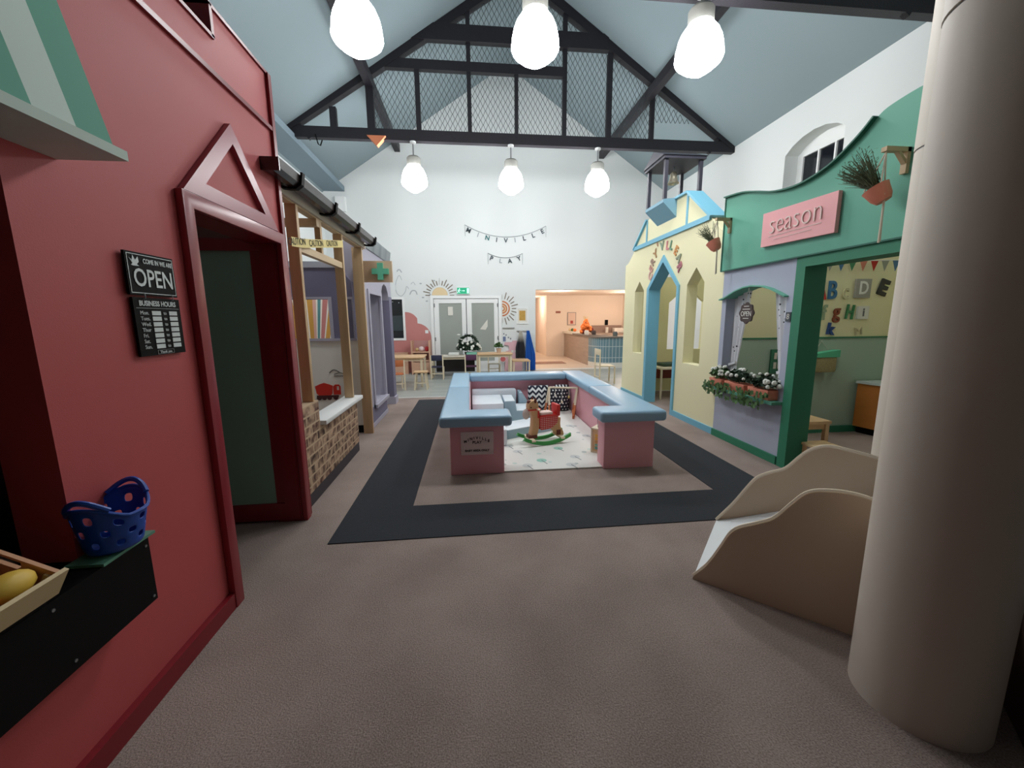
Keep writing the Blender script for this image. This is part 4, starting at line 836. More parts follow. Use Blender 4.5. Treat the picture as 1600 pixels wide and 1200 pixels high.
# ---------------------------------------------------------------- green flower shop
gs = root('green_play_shop', (GX, 3.9, 0), 'toy flower shop with wavy green header, lilac wall and open window', 'play shop')
arch = [(4.68, .70), (4.68, 1.72), (4.60, 1.74), (4.48, 1.785), (4.32, 1.825), (4.15, 1.84), (3.98, 1.82), (3.82, 1.77), (3.66, 1.70), (3.66, .70)]
MB().plate(m_([(3.60, 0), (4.70, 0), (4.70, 2.07), (3.53, 2.07), (3.53, 2.04), (3.60, 2.04)]), [m_([(a, b+.0) for a, b in arch if True])[::1]], (GX, 0, 0), UmY, UZ, .14).build('lilac_wall', LIL, gs) if False else None
MB().plate(m_([(3.58, 0), (4.70, 0), (4.70, 2.07), (3.58, 2.07)]), [m_([(4.62, .68), (4.62, 1.72), (4.54, 1.755), (4.42, 1.80), (4.28, 1.832), (4.15, 1.84), (4.0, 1.825), (3.87, 1.79), (3.76, 1.745), (3.68, 1.70), (3.68, .68)])], (GX, 0, 0), UmY, UZ, .14).build('lilac_wall', LIL, gs)
mb = MB(); ar = [(4.70, 1.705), (4.60, 1.725), (4.42, 1.79), (4.28, 1.822), (4.15, 1.83), (4.0, 1.815), (3.87, 1.78), (3.76, 1.735), (3.66, 1.69)]
mb.plate(m_(ar+[(a, b+.014) for a, b in ar[::-1]]), [], (GX-.05, 0, 0), UmY, UZ, .2); mb.build('arch_trim', GRN, gs)
MB().box(GX-.12, GX+.16, 3.60, 4.74, .625, .655).build('window_sill', GRN, gs)
hd = m_([(2.2, 2.05), (4.72, 2.05), (4.72, 2.90)]+smoothcurve([(4.70, 2.90), (4.40, 2.865), (4.15, 2.80), (3.9, 2.728), (3.6, 2.70), (3.3, 2.755), (3.07, 2.875), (2.95, 2.97), (2.85, 3.01), (2.6, 3.03), (2.2, 3.0)], 4)[1:])
MB().plate(hd, [], (GX-.03, 0, 0), UmY, UZ, .06).build('header', GRN, gs)
mb = MB(); hc = smoothcurve([(4.72, 2.90), (4.40, 2.865), (4.15, 2.80), (3.9, 2.728), (3.6, 2.70), (3.3, 2.755), (3.07, 2.875), (2.95, 2.97)], 4)
for a, b2 in zip(hc, hc[1:]): mb.bar((GX-.02, a[0], a[1]+.004), (GX-.02, b2[0], b2[1]+.004), .10, .014)
mb.box(GX-.04, GX+.02, 4.715, 4.73, 2.05, 2.90); mb.box(GX-.04, GX-.028, 2.2, 4.72, 2.045, 2.058); mb.build('header_edging', mat('dark_green_edge', (30, 96, 78), .6), gs)
fr = MB().plate(m_([(2.2, 1.955), (3.475, 1.955), (3.475, 0), (3.58, 0), (3.58, 2.05), (2.2, 2.05)]), [], (GX-.02, 0, 0), UmY, UZ, .22); fr.build('door_frame', DGRN, gs)
MB().box(GX-.02, GX, 3.60, 4.70, 0, .085).build('skirting', DGRN, gs)
MB().box(5.6, 5.66, 2.2, 4.6, 0, 2.5).build('inner_wall', YEL, gs)
# season sign
t = root('season_sign', (GX-.06, 3.6, 2.2), 'pink rectangular sign reading season on the green header', 'sign')
SG = mat('sign_pink', (232, 166, 168), .6)
MB().poly([(GX-.07, 4.02, 2.215), (GX-.07, 4.02, 2.545), (GX-.07, 3.165, 2.52), (GX-.07, 3.165, 2.19)], (.035, 0, 0)).build('board', SG, t)
mb = MB(); mb.text('season', .27, (GX-.072, 3.60, 2.405), (0, -.86, 0), (0, 0, 1), .008, bold=-.005); mb.build('lettering', mat('sign_pale_letters', (222, 200, 192), .5), t)
mb = MB(); mb.box(GX-.073, GX-.07, 3.3, 3.92, 2.297, 2.302); mb.box(GX-.073, GX-.07, 3.4, 3.85, 2.262, 2.266); mb.build('underline', MC['sign_pale_letters'], t)
# hanging planters
def planter(yw, zb, L, label, n, seed):
    t = root('hanging_planter', (GX-.03, yw, zb-.3), label, 'hanging planter', 'terracotta planters hanging on wooden brackets')
    mb = MB(); mb.box(GX-.055, GX-.03, yw-.02, yw+.02, zb-.15, zb+.02); mb.box(GX-.22, GX-.03, yw-.02, yw+.02, zb-.01, zb+.02); mb.bar((GX-.05, yw, zb-.08), (GX-.12, yw, zb), .03, .02)
    mb.build('bracket', PALEW if False else mat('bracket_wood', (196, 170, 134), .6), t)
    c = Vector((GX-.20, yw-.03, zb-.34)); pr = [(.045, 0), (.062, .03), (.074, .09), (.08, .11), (.07, .11), (.055, .03), (0, .02)]
    ax = Vector((-.35, .45, 1)).normalized()
    MB().lathe([(0, 0)]+pr, c, 20, ax).build('pot', TERRA, t)
    mb = MB(); top = c+ax*.10
    for k in range(3):
        q = Vector((.065*math.cos(k*2.1), .065*math.sin(k*2.1), 0)); mb.tube([c, c+q*.9+ax*.04, top+q, Vector((GX-.20, yw, zb-.01))], .005, 5)
    mb.tube([c, c+Vector((0, 0, -.28))], .008, 6); mb.tube([c+Vector((.0, 0, -.02)), c+Vector((.01, 0, -.27))], .006, 6)
    mb.build('macrame_cord', mat('cotton_cord', (216, 204, 186), .8), t)
    rr = random.Random(seed); mb = MB()
    for k in range(n):
        d = Vector((rr.uniform(-.5, .05), rr.uniform(.1, 1.1), rr.uniform(.55, 1))).normalized(); ln = rr.uniform(.16, .30)*L; p = top+Vector((rr.uniform(-.03, .03), rr.uniform(-.03, .03), 0))
        pts = [p+d*ln*j/4+Vector((0, 0, -.03*(j/4)**2)) for j in range(5)]; mb.tube(pts, [.003, .003, .0025, .002, .0015], 4)
        for j in range(1, 9):
            q = p+d*ln*j/9; e = Vector((rr.uniform(-1, 1), rr.uniform(-1, 1), rr.uniform(0, 1))).normalized()*.022
            mb.add([q, q+e+Vector((.003, 0, 0)), q+e*1.3, q+e-Vector((.003, 0, 0))], [(0, 1, 2, 3)])
    mb.build('foliage', mat('dry_herb', (84, 92, 66), .7), t, fixn=False, kind='stuff')
planter(4.60, 2.625, .95, 'hanging planter on left end of green header near the church', 60, 1)
planter(2.69, 2.635, 1.15, 'hanging planter on right end of green header beside cream column', 110, 2)
# curtains
cf = dots('curtain_fabric', (226, 228, 232), (40, 42, 52), 17, .17)
def curtain(label, ytop, ybot, zt, zb):
    mb = MB(); n, m2 = 26, 14; vs = []; fs = []
    for j in range(m2+1):
        v_ = j/m2; z = zt+(zb-zt)*v_; pinch = math.exp(-((v_-.80)/.16)**2)
        for i in range(n+1):
            u_ = i/n; a = ytop[0]+(ytop[1]-ytop[0])*u_; b_2 = ybot[0]+(ybot[1]-ybot[0])*u_; k_ = min(1, v_/.8)
            y_ = a*(1-k_)+b_2*k_; vs.append((GX+.11+.014*math.sin(u_*19)*(1-.5*pinch), y_, z))
    for j in range(m2):
        for i in range(n): a = j*(n+1)+i; fs.append((a, a+1, a+n+2, a+n+1))
    mb.add(vs, fs); t = mb.build('window_curtain', cf, label=label, cat='curtain', group='spotted curtains in flower shop window', fixn=False, smooth=80)
    org = ORG[t.name]; yk = sum(ybot)/2; MB().bar((GX+.09, yk-.06, zb+.24), (GX+.09, yk+.06, zb+.20), .02, .03).build('tie_back', cf, t); return t
curtain('left tied spotted white curtain in flower shop window', (4.61, 4.33), (4.61, 4.49), 1.80, .72)
curtain('right tied spotted white curtain in flower shop window', (3.97, 3.69), (3.83, 3.69), 1.76, .72)
MB().tube([(GX+.17, 3.60, 1.86), (GX+.17, 4.68, 1.86)], .01, 8).build('curtain_rail', PALEW, label='pale curtain rail behind the arched shop window', cat='curtain rail')
# window box
def flowers(mb, c, r, nl, nf, seed, lm, fm_, ls=.035, fr_=.016, fb=None):
    rr = random.Random(seed)
    for k in range(nl):
        d = Vector((rr.gauss(0, 1), rr.gauss(0, 1), abs(rr.gauss(.4, .7)))).normalized(); p = Vector(c)+Vector((d.x*r[0], d.y*r[1], d.z*r[2]))*rr.uniform(.45, 1)
        t1 = Vector((rr.gauss(0, 1), rr.gauss(0, 1), rr.gauss(0, .5))).normalized(); t2 = t1.cross(Vector((rr.gauss(0, 1), rr.gauss(0, 1), rr.gauss(0, 1)))).normalized(); s = ls*rr.uniform(.7, 1.3)
        mb.mat(lm); mb.add([p-t1*s, p+t2*s*.5+t1*.1*s, p+t1*s, p-t2*s*.5+t1*.1*s], [(0, 1, 2, 3)])
    for k in range(nf):
        d = Vector((rr.gauss(0, 1), rr.gauss(0, 1), abs(rr.gauss(.6, .6)))).normalized(); p = Vector(c)+Vector((d.x*r[0], d.y*r[1], d.z*r[2]))*1.02
        (fb or mb).mat(fm_); (fb or mb).ell(p, (fr_*rr.uniform(.8, 1.3),)*3, 7, 5)
WF = mat('white_petals', (232, 234, 226), .7)
wbx = []
for i, (ya, yb_, l) in enumerate(((4.42, 4.68, 'left terracotta window trough with white flowers and trailing ivy'), (4.02, 4.38, 'middle terracotta window trough with white flowers and dark leaves'), (3.66, 3.98, 'right terracotta window trough with white flowers'))):
    t = root('flower_trough', (GX-.05, (ya+yb_)/2, .656), l, 'planter', 'terracotta troughs on the flower shop sill')
    MB().poly([(GX-.10, ya+.01, .657), (GX+.02, ya+.01, .657), (GX+.04, ya+.01, .76), (GX-.12, ya+.01, .76)], (0, yb_-ya-.02, 0)).build('trough', TERRA, t, bevel=.005)
    mb = MB(); fb = MB(); yc = (ya+yb_)/2; flowers(mb, (GX-.04, yc, .79), (.10, (yb_-ya)*.6, .12), 240, 20, 10+i, (LEAF, DLEAF, DLEAF)[i], WF, .036, .021, fb)
    rr = random.Random(20+i)
    for k in range(46):
        y_ = rr.uniform(ya-.04, yb_+.04); z = rr.uniform(.56, .73); s = .032; p = Vector((GX-.14-rr.uniform(0, .03), y_, z)); mb.mat(LEAF)
        a = Vector((rr.uniform(-.4, .4), rr.gauss(0, 1), rr.gauss(0, 1))).normalized(); c_ = a.cross(Vector((1, 0, 0))).normalized(); mb.add([p-a*s, p+c_*s*.8, p+a*s, p-c_*s*.8], [(0, 1, 2, 3)])
    mb.build('foliage', None, t, fixn=False, kind='stuff'); fb.build('blossoms', None, t, kind='stuff')
# round open sign in window
t = root('round_open_sign', (GX-.02, 4.21, 1.43), 'round brown OPEN sign hanging in flower shop window', 'sign')
sb = MB(); pts = []
for k in range(48):
    a = 2*math.pi*k/48; r = .112+.008*math.cos(8*a); pts.append((-4.21+r*math.cos(a), 1.545+r*math.sin(a)))
sb.plate(pts, [], (GX-.03, 0, 0), UmY, UZ, .015); sb.build('disc', mat('sign_brown', (66, 52, 50), .6), t)
mb = MB(); mb.text('OPEN', .066, (GX-.031, 4.21, 1.535), (0, -1, 0), (0, 0, 1.2), .002); mb.text('WELCOME', .024, (GX-.031, 4.21, 1.588), UmY, UZ, .002) if False else None
for z, l in ((1.588, .12), (1.487, .09), (1.62, .08)): mb.box(GX-.033, GX-.031, 4.21-l/2, 4.21+l/2, z-.004, z+.004)
mb.build('lettering', OFFW, t)
mb = MB(); mb.tube([(GX-.02, 4.26, 1.64), (GX-.02, 4.21, 1.82), (GX-.02, 4.16, 1.64)], .003, 5); mb.build('cord', OFFW, t)
t = root('number_plate', (GX-.01, 3.59, 1.46), 'small house number plate on lilac wall beside green post', 'number plate')
MB().box(GX-.012, GX, 3.60, 3.66, 1.455, 1.545).build('plate', mat('plate_dark', (70, 76, 84), .5), t); mb = MB(); mb.text('8', .075, (GX-.013, 3.63, 1.5), UmY, UZ, .002); mb.build('digit', OFFW, t)
# alphabet letters on partition
Y0 = 4.598
def wl(ch_, x, z, size, col, label, rot=0, sx=1, ext=.02, bold=.004, plate=None, name='alphabet_letter'):
    a = rad(rot); U = Vector((math.cos(a)*sx, 0, math.sin(a)*sx)); V = Vector((-math.sin(a), 0, math.cos(a)))
    m = mat('alpha_%s' % label.split()[0], col, .55); t = root(name, (x, Y0-ext, z-size/2), label, 'letter', 'alphabet letters on the partition wall'); yy = Y0
    if plate:
        MB().box(x-plate[0]/2, x+plate[0]/2, Y0-.03, Y0, z-plate[1]/2, z+plate[1]/2).build('tile', mat('tile_%s' % label.split()[0], plate[2], .6), t); yy = Y0-.03
    MB().text(ch_, size, (x, yy-.001, z), U, V, ext, bold=bold).build('letter_shape', m, t)
wl('A', 4.305, 1.81, .33, (190, 40, 30), 'red wooden letter A half hidden by green door post', sx=.7)
wl('B', 4.46, 1.81, .31, (50, 112, 160), 'blue wooden letter B on yellow partition wall', sx=.75)
wl('c', 4.645, 1.80, .28, (206, 198, 160), 'cream letter c nearly matching the yellow partition', sx=.7)
wl('D', 4.865, 1.84, .22, (236, 236, 232), 'grey square tile bearing a white letter D', plate=(.2, .23, (160, 158, 150)), ext=.004, sx=.8)
wl('E', 5.15, 1.845, .25, (44, 44, 44), 'black slab letter E tilted on yellow partition wall', rot=-18, bold=.012)
wl('f', 4.38, 1.54, .26, (150, 170, 140), 'sage ornate letter f below the red A', sx=.8)
wl('g', 4.555, 1.56, .25, (136, 66, 40), 'brown curly letter g on yellow partition wall', sx=.85)
wl('H', 4.735, 1.545, .25, (60, 132, 86), 'green letter H leaning on yellow partition wall', sx=.65, rot=-6)
wl('i', 4.905, 1.545, .14, (110, 110, 112), 'white square tile bearing a grey letter i', plate=(.15, .16, (230, 228, 222)), ext=.003)
wl('k', 4.495, 1.34, .19, (36, 74, 140), 'navy letter k just above the dado rail', rot=-8, bold=.008)
wl('M', 4.89, 1.31, .15, (214, 206, 172), 'pale outlined letter M just above the dado rail', rot=10, bold=-.003)
# bunting in green shop
t = root('bunting', (4.8, 4.45, 2.05), 'triangle bunting in blue, green and red above the alphabet wall', 'bunting')
MB().tube([(4.3, 4.5, 2.15), (5.35, 4.5, 2.175)], .005, 6).build('string', OFFW, t)
for i, c in enumerate(((150, 150, 140), (66, 110, 150), (70, 136, 96), (206, 128, 104), (186, 44, 28), (150, 154, 140), (80, 120, 156))):
    x = 4.31+.146*i; MB().poly([(x-.05, 4.5, 2.15+.003*i), (x+.05, 4.5, 2.153+.003*i), (x, 4.5, 2.04)], (0, .003, 0)).build('pennant', mat('pennant_%d' % i, c, .8), t)
t = root('hanging_basket', (4.38, 4.56, .8), 'woven basket with mint liner hanging on green dado', 'basket')
wv = mat('wicker', (160, 150, 110), .8, var=.4, vs=60)
MB().box(4.26, 4.54, 4.48, 4.58, .81, 1.03).build('basket_body', wv, t, bevel=.02); MB().poly([(4.25, 4.47, 1.0), (4.56, 4.47, 1.0), (4.56, 4.47, 1.09), (4.25, 4.47, 1.05)], (0, .1, 0)).build('liner', mat('mint_cloth', (90, 190, 150), .8), t)
MB().tube([(4.30, 4.58, 1.05), (4.40, 4.59, 1.2), (4.50, 4.58, 1.07)], .004, 6).build('cord', OFFW, t)
t = root('number_board', (3.83, 4.57, .8), 'dark green felt board with small cards on the dado', 'board')
MB().box(3.72, 3.98, 4.575, 4.595, .80, 1.10).build('felt_board', mat('felt_green', (58, 120, 96), .9), t)
mb = MB()
for i in range(4):
    for j in range(2): mb.box(3.76+.055*i, 3.795+.055*i, 4.57, 4.575, .86+.12*j, .94+.12*j)
mb.build('cards', OFFW, t)
# kids' table and chair in the green shop
def small_chair(x, y_, rz, label, col, group, name='child_chair', sh_=.32, wd=.30, bh=.62):
    t = root(name, (x, y_, 0), label, 'chair', group); X = Matrix.Translation((x, y_, 0)) @ Matrix.Rotation(rz, 4, 'Z')
    def q(): m = MB(); m.X = X; return m
    h = wd/2
    q().box(-h, h, -h, h, sh_-.02, sh_).build('seat', col, t, bevel=.004)
    for sx in (-1, 1):
        q().box(sx*h-.014, sx*h+.014, -h-.01, -h+.018, 0, sh_-.02).build('leg', PALEW, t)
        q().box(sx*h-.014, sx*h+.014, h-.018, h+.01, 0, bh).build('leg', PALEW, t)
    q().box(-h, h, h-.012, h+.006, bh-.14, bh).build('backrest', col, t, bevel=.004)
    q().box(-h, h, h-.01, h+.004, .14, .16).build('stretcher', PALEW, t); return t
t = root('play_table', (3.45, 3.9, 0), 'low birch play table just inside the green doorway', 'table')
MB().box(3.28, 3.60, 3.53, 4.25, .43, .46).build('tabletop', BIRCH, t)
MB().box(3.31, 3.57, 3.56, 4.22, .37, .43).build('apron', BIRCH, t)
for x in (3.31, 3.57):
    for y_ in (3.56, 4.22): MB().box(x-.02, x+.02, y_-.02, y_+.02, 0, .43).build('leg', BIRCH, t)
t = root('child_stool', (3.38, 3.38, 0), 'small birch stool in front of the low play table', 'stool')
MB().box(3.24, 3.50, 3.26, 3.50, .25, .275).build('seat', BIRCH, t, bevel=.004)
for x in (3.27, 3.47):
    for y_ in (3.29, 3.47): MB().box(x-.016, x+.016, y_-.016, y_+.016, 0, .25).build('leg', BIRCH, t)
t = root('wood_cabinet', (5.3, 4.2, 0), 'low orange-brown cabinet with pale worktop inside the green shop', 'cabinet')
OC = wood('orange_veneer', (186, 116, 50), (3, 3, 14), .12)
MB().poly([(4.95, 4.56, .09), (5.28, 3.2, .09), (5.58, 3.2, .09), (5.58, 4.56, .09)], (0, 0, .56)).build('body', OC, t)
MB().poly([(4.93, 4.57, .65), (5.26, 3.18, .65), (5.59, 3.18, .65), (5.59, 4.57, .65)], (0, 0, .03)).build('worktop', mat('pale_worktop', (196, 206, 206), .4), t)
MB().poly([(5.0, 4.55, 0), (5.32, 3.2, 0), (5.55, 3.2, 0), (5.55, 4.55, 0)], (0, 0, .09)).build('plinth', BLACK, t)
MB().lathe([(0, 0), (.10, .0), (.16, .03), (.15, .04), (.05, .055), (0, .055)], (5.24, 4.2, .681), 18).build('toy_pizza', mat('pizza_red', (136, 46, 40), .6), label='dark red toy dish on the low cabinet', cat='dish')
# ---------------------------------------------------------------- table area at the back
def table(label, x0, x1, y0, y1, h, m, g='children tables in the craft area', lg=.045):
    t = root('craft_table', ((x0+x1)/2, (y0+y1)/2, 0), label, 'table', g)
    MB().box(x0, x1, y0, y1, h-.03, h).build('tabletop', m, t, bevel=.004)
    MB().plate([(x0+.05, y0+.05), (x1-.05, y0+.05), (x1-.05, y1-.05), (x0+.05, y1-.05)], [[(x0+.07, y0+.07), (x1-.07, y0+.07), (x1-.07, y1-.07), (x0+.07, y1-.07)]], (0, 0, h-.03), UX, UY, .06).build('apron', PALEW, t)
    for x in (x0+.05, x1-.05):
        for y_ in (y0+.05, y1-.05): MB().box(x-lg/2, x+lg/2, y_-lg/2, y_+lg/2, 0, h-.03).build('leg', PALEW, t)
TB = wood('table_top_wood', (206, 170, 130), (1.5, 10, 10), .1)
table('tall birch craft table at left behind the dark column', -2.3, -1.06, 8.98, 9.75, .68, TB)
table('long low white-legged table in front of the exit doors', -1.05, .22, 10.4, 10.95, .56, mat('pale_tabletop', (214, 206, 192), .5))
table('birch table in front of right exit door with potted plant', .16, 1.06, 10.0, 10.6, .64, TB)
PURC = mat('purple_seat', (84, 44, 78), .6); NAVY = mat('navy_seat', (40, 44, 70), .6); MINT = mat('mint_seat', (120, 186, 164), .6)
small_chair(-.86, 10.25, rad(180), 'navy child chair left of long low table', NAVY, 'child chairs at the long low table')
small_chair(.0, 10.25, rad(180), 'purple child chair at right end of long low table', PURC, 'child chairs at the long low table')
small_chair(.62, 10.75, rad(0), 'white child chair behind the birch table', OFFW, None)
small_chair(3.12, 9.0, rad(90), 'pale wooden chair beside yellow church near the cafe opening', PALEW, None, sh_=.42, wd=.36, bh=.80)
small_chair(-1.62, 8.72, rad(200), 'orange bentwood child chair at tall craft table', OR, None, sh_=.36, bh=.66)
t = root('wood_stool', (-1.09, 8.72, 0), 'pale wooden stool with slanted legs at tall craft table', 'stool')
MB().box(-1.24, -.94, 8.60, 8.86, .37, .40).build('seat', TB, t, bevel=.006)
for sx in (-1, 1):
    for sy in (-1, 1): MB().bar((-1.09+sx*.10, 8.73+sy*.09, .37), (-1.09+sx*.135, 8.73+sy*.12, 0), .028, .028).build('leg', PALEW, t)
MB().box(-1.20, -.98, 8.62, 8.635, .14, .165).build('stretcher', PALEW, t)
for i, (x, c, l) in enumerate(((-.45, (206, 208, 204), 'pale grey storage tub on the long low table'), (.02, (120, 180, 160), 'mint green storage tub on the long low table'))):
    MB().box(x-.14, x+.14, 10.5, 10.7, .561, .64).build('storage_tub', mat('tub_%d_paint' % i, c, .5), bevel=.02, label=l, cat='tub')
MB().box(-.95, .1, 10.97, 11.2, .08, .50).build('toy_storage_unit', mat('dark_storage', (66, 62, 64), .7), bevel=.01, label='dark storage unit under the exit doors behind long table', cat='storage')
# flower arrangement, potted plant
t = root('flower_arrangement', (-.06, 10.25+.4, .561), 'large white and dark green flower wreath on the long low table', 'flowers')
mb = MB(); fb = MB(); flowers(mb, (-.06, 10.7, .70), (.33, .12, .24), 560, 30, 7, DLEAF, WF, .05, .03, fb)
rr = random.Random(9)
for k in range(40):
    a = math.pi*k/39; p = (-.06+.22*math.cos(a), 10.7, .86+.2*math.sin(a)); flowers(mb, p, (.05, .05, .05), 5, 0, k, DLEAF, WF, .04)
for p in ((-.31, 10.7, 1.1), (.02, 10.7, 1.12), (-.25, 10.7, .98)): fb.mat(WF).ell(p, (.05, .03, .022), 8, 5)
mb.build('foliage', None, t, fixn=False, kind='stuff'); fb.build('blossoms', None, t, kind='stuff'); MB().lathe([(0, 0), (.09, 0), (.11, .08), (0, .08)], (-.06, 10.7, .562), 14).build('vase', DLEAF, t)
t = root('potted_plant', (.72, 10.25, .641), 'small leafy plant in pale pot on birch table', 'plant')
MB().lathe([(0, 0), (.05, 0), (.07, .12), (.06, .12), (.05, .1), (0, .1)], (.72, 10.25, .641), 16).build('pot', mat('pot_pale', (206, 180, 160), .6), t)
mb = MB(); flowers(mb, (.72, 10.25, .80), (.11, .11, .11), 90, 0, 12, LEAF, WF, .05); mb.build('leaves', None, t, fixn=False, kind='stuff')
# toy kitchen
t = root('toy_kitchen', (-1.38, 11.35, 0), 'pale wood and pink toy kitchen shelf against the pink cloud mural', 'toy kitchen')
KW = wood('kitchen_wood', (204, 160, 134), (8, 8, 2), .12); KP = mat('kitchen_back', (186, 140, 136), .7)
mb = MB(); mb.box(-1.64, -1.60, 11.15, 11.55, 0, .93); mb.box(-1.16, -1.12, 11.15, 11.55, 0, .93); mb.box(-1.60, -1.16, 11.15, 11.55, .60, .63); mb.box(-1.60, -1.16, 11.15, 11.55, .36, .39); mb.box(-1.60, -1.16, 11.15, 11.2, .05, .34); mb.build('carcass', KW, t)
MB().box(-1.60, -1.16, 11.52, 11.55, .39, .92).build('back_panel', KP, t)
MB().ell((-1.22, 11.3, .70), (.06, .06, .07)).build('toy_kettle', mat('kettle_red', (176, 34, 44), .4), label='shiny red toy kettle on toy kitchen shelf', cat='toy')
MB().ell((-1.37, 11.3, .70), (.08, .06, .07)).build('toy_bowl', mat('bowl_pale', (222, 200, 200), .5), label='pale toy bowl beside the red kettle', cat='toy')
MB().ell((-1.50, 11.32, .68), (.05, .05, .05)).build('toy_pot', mat('pot_tan', (196, 170, 120), .5), label='tan toy pot at left of toy kitchen shelf', cat='toy')
MB().box(-2.3, -1.75, 11.30, 11.5, 0, .60).build('toy_cupboard', KW, label='low wood cupboard below dark window left of toy kitchen', cat='cupboard')
# pink play car, hanging costumes, low desk
t = root('pink_cardboard_car', (1.18, 11.45, .1), 'pink cut-out toy building front on wall right of exit doors', 'toy')
PKC = mat('pale_pink_board', (222, 178, 186), .7)
MB().plate([(.97, .0), (1.5, .0), (1.5, .82), (1.42, .88), (1.22, .88), (1.2, .84), (.99, .84), (.97, .76), (1.1, .74), (1.12, .6), (1.02, .58)], [], (0, 11.55, 0), UX, UZ, .04).build('board', PKC, t)
mb = MB(); mb.box(1.18, 1.24, 11.543, 11.55, .54, .60); mb.box(1.27, 1.33, 11.543, 11.55, .54, .60); mb.build('window_shapes', OFFW, t)
MB().lathe([(0, 0), (.075, 0), (.075, .02), (0, .02)], (.92, 11.44, .36), 16, (0, 1, 0)).build('wheel', mat('wheel_coral', (196, 96, 96), .6), t)
mb = MB(); rr = random.Random(4)
for i in range(8): mb.box(.95+.065*i, .985+.065*i, 11.593, 11.597, 1.06-.055*i+.02*(i % 2), 1.10-.055*i+.02*(i % 2))
mb.build('photo_cards', mat('card_ink', (120, 122, 134), .7), label='diagonal row of tiny picture cards on wall above pink cut-out', cat='cards', kind='stuff')
MB().box(.93, 1.28, 11.57, 11.6, 1.23, 1.26).build('hook_rail', mat('rail_grey', (150, 146, 140), .6), label='upper coat hook rail right of exit doors', cat='hook rail', group='coat hook rails')
MB().box(1.34, 1.66, 11.57, 11.6, 1.14, 1.17).build('hook_rail', MC['rail_grey'], label='lower coat hook rail holding the costumes', cat='hook rail', group='coat hook rails')
MB().box(.94, 1.02, 11.592, 11.6, .86, 1.0).build('poster_card', mat('poster_blue', (110, 124, 160), .7), label='little blue poster below the upper hook rail', cat='poster')
def cloth(name, x0, x1, xt, z0, z1, m_, label, seed):
    mb = MB(); n, k = 16, 10; vs = []; fs = []
    for s_ in (0, 1):
        for j in range(k+1):
            v_ = j/k; w_ = .25+.75*min(1, v_*1.6)
            for i in range(n+1):
                u_ = i/n-.5; x = xt*(1-min(1, v_*1.6))+(x0+x1)/2*min(1, v_*1.6)+u_*(x1-x0)*w_; vs.append((x, 11.44+(.03*math.sin(i*1.9+seed)+.0)*(v_*.8+.2)+.05*s_-.0, z1+(z0-z1)*v_))
    N1 = (n+1)*(k+1)
    for s_ in (0, 1):
        for j in range(k):
            for i in range(n): a = s_*N1+j*(n+1)+i; fs.append((a, a+1, a+n+2, a+n+1))
    mb.add(vs, fs); return mb.build(name, m_, label=label, cat='costume', group='costumes hanging on the hook rail', fixn=False, smooth=80)
fur = mat('grey_fur', (120, 118, 116), .95); v = xyz(fur, mapped(fur)); rmp = nd(fur, 'ShaderNodeMapRange'); rmp.inputs[1].default_value = .45; rmp.inputs[2].default_value = .65
fur.node_tree.links.new(v[2], rmp.inputs[0]); mixc(fur, rmp.outputs[0], lin((44, 44, 50)), lin((190, 186, 176)))
cloth('fur_costume', 1.30, 1.565, 1.45, .38, 1.17, fur, 'grey and black fluffy costume hanging on hook rail', 1)
cloth('blue_cape', 1.575, 1.88, 1.66, .02, 1.17, mat('royal_blue_cloth', (20, 88, 176), .7), 'long royal blue cape hanging beside the cafe opening', 2)
t = root('low_desk', (1.4, 10.9, 0), 'low wood-topped desk below the hanging costumes', 'desk')
MB().box(1.12, 1.6, 10.6, 11.2, .36, .39).build('tabletop', TB, t)
for x in (1.15, 1.57):
    for y_ in (10.63, 11.17): MB().box(x-.02, x+.02, y_-.02, y_+.02, 0, .36).build('leg', PALEW, t)
# ---------------------------------------------------------------- cafe beyond the opening
CWL = mat('cafe_wall_paint', (236, 222, 208), .8)
S('wall_cafe_back', MB().box(3.25, 6.4, 15.9, 16.1, 0, 2.5), CWL); S('wall_cafe_right', MB().box(6.2, 6.4, 11.85, 15.9, 0, 2.5), CWL)
S('wall_cafe_left', MB().box(1.2, 1.4, 11.85, 19.2, 0, 2.5), CWL); S('wall_cafe_hall', MB().box(3.05, 3.25, 15.9, 19.2, 0, 2.5), CWL); S('wall_cafe_end', MB().box(1.2, 3.3, 19.2, 19.4, 0, 2.5), CWL)
S('ceiling', MB().box(1.2, 6.4, 11.85, 19.4, 2.42, 2.55), CWL)
dr = root('door_2', (2.6, 19.18, 0), 'brown door at end of cafe corridor', 'door', kind='structure')
MB().box(2.0, 3.02, 19.14, 19.2, 0, 2.05).build('door_leaf', wood('brown_door', (176, 116, 60), (8, 8, 2), .15), dr); MB().ell((2.95, 19.12, 1.0), .03, 8, 6).build('handle', CHROME, dr)
for x, y_, l in ((5.0, 12.6, 'near right recessed cafe downlight'), (5.6, 13.9, 'far right recessed cafe downlight'), (3.0, 13.4, 'recessed downlight over cafe doorway mat'), (2.4, 16.8, 'recessed downlight in the cafe corridor')):
    t = root('recessed_downlight', (x, y_, 2.40), l, 'ceiling light', 'recessed cafe downlights')
    MB().lathe([(0, 0), (.06, 0), (.06, .015), (0, .015)], (x, y_, 2.402), 16).build('lens', mat('downlight_lens', (255, 226, 196), .4, emit=6), t)
    MB().lathe([(.062, 0), (.08, 0), (.08, .012), (.062, .012)], (x, y_, 2.405), 16).build('ring', WHITE, t)
    ld = bpy.data.lights.new('downlight', 'POINT'); ld.energy = WARM; ld.color = (1, .83, .70); ld.shadow_soft_size = .1
    lo = bpy.data.objects.new('downlight', ld); COL.objects.link(lo); lo.location = (0, 0, -.25); lo.parent = t
ct = root('cafe_counter', (4.1, 13.4, 0), 'curved cafe counter with plank side and blue-grey vertical tiles', 'counter')
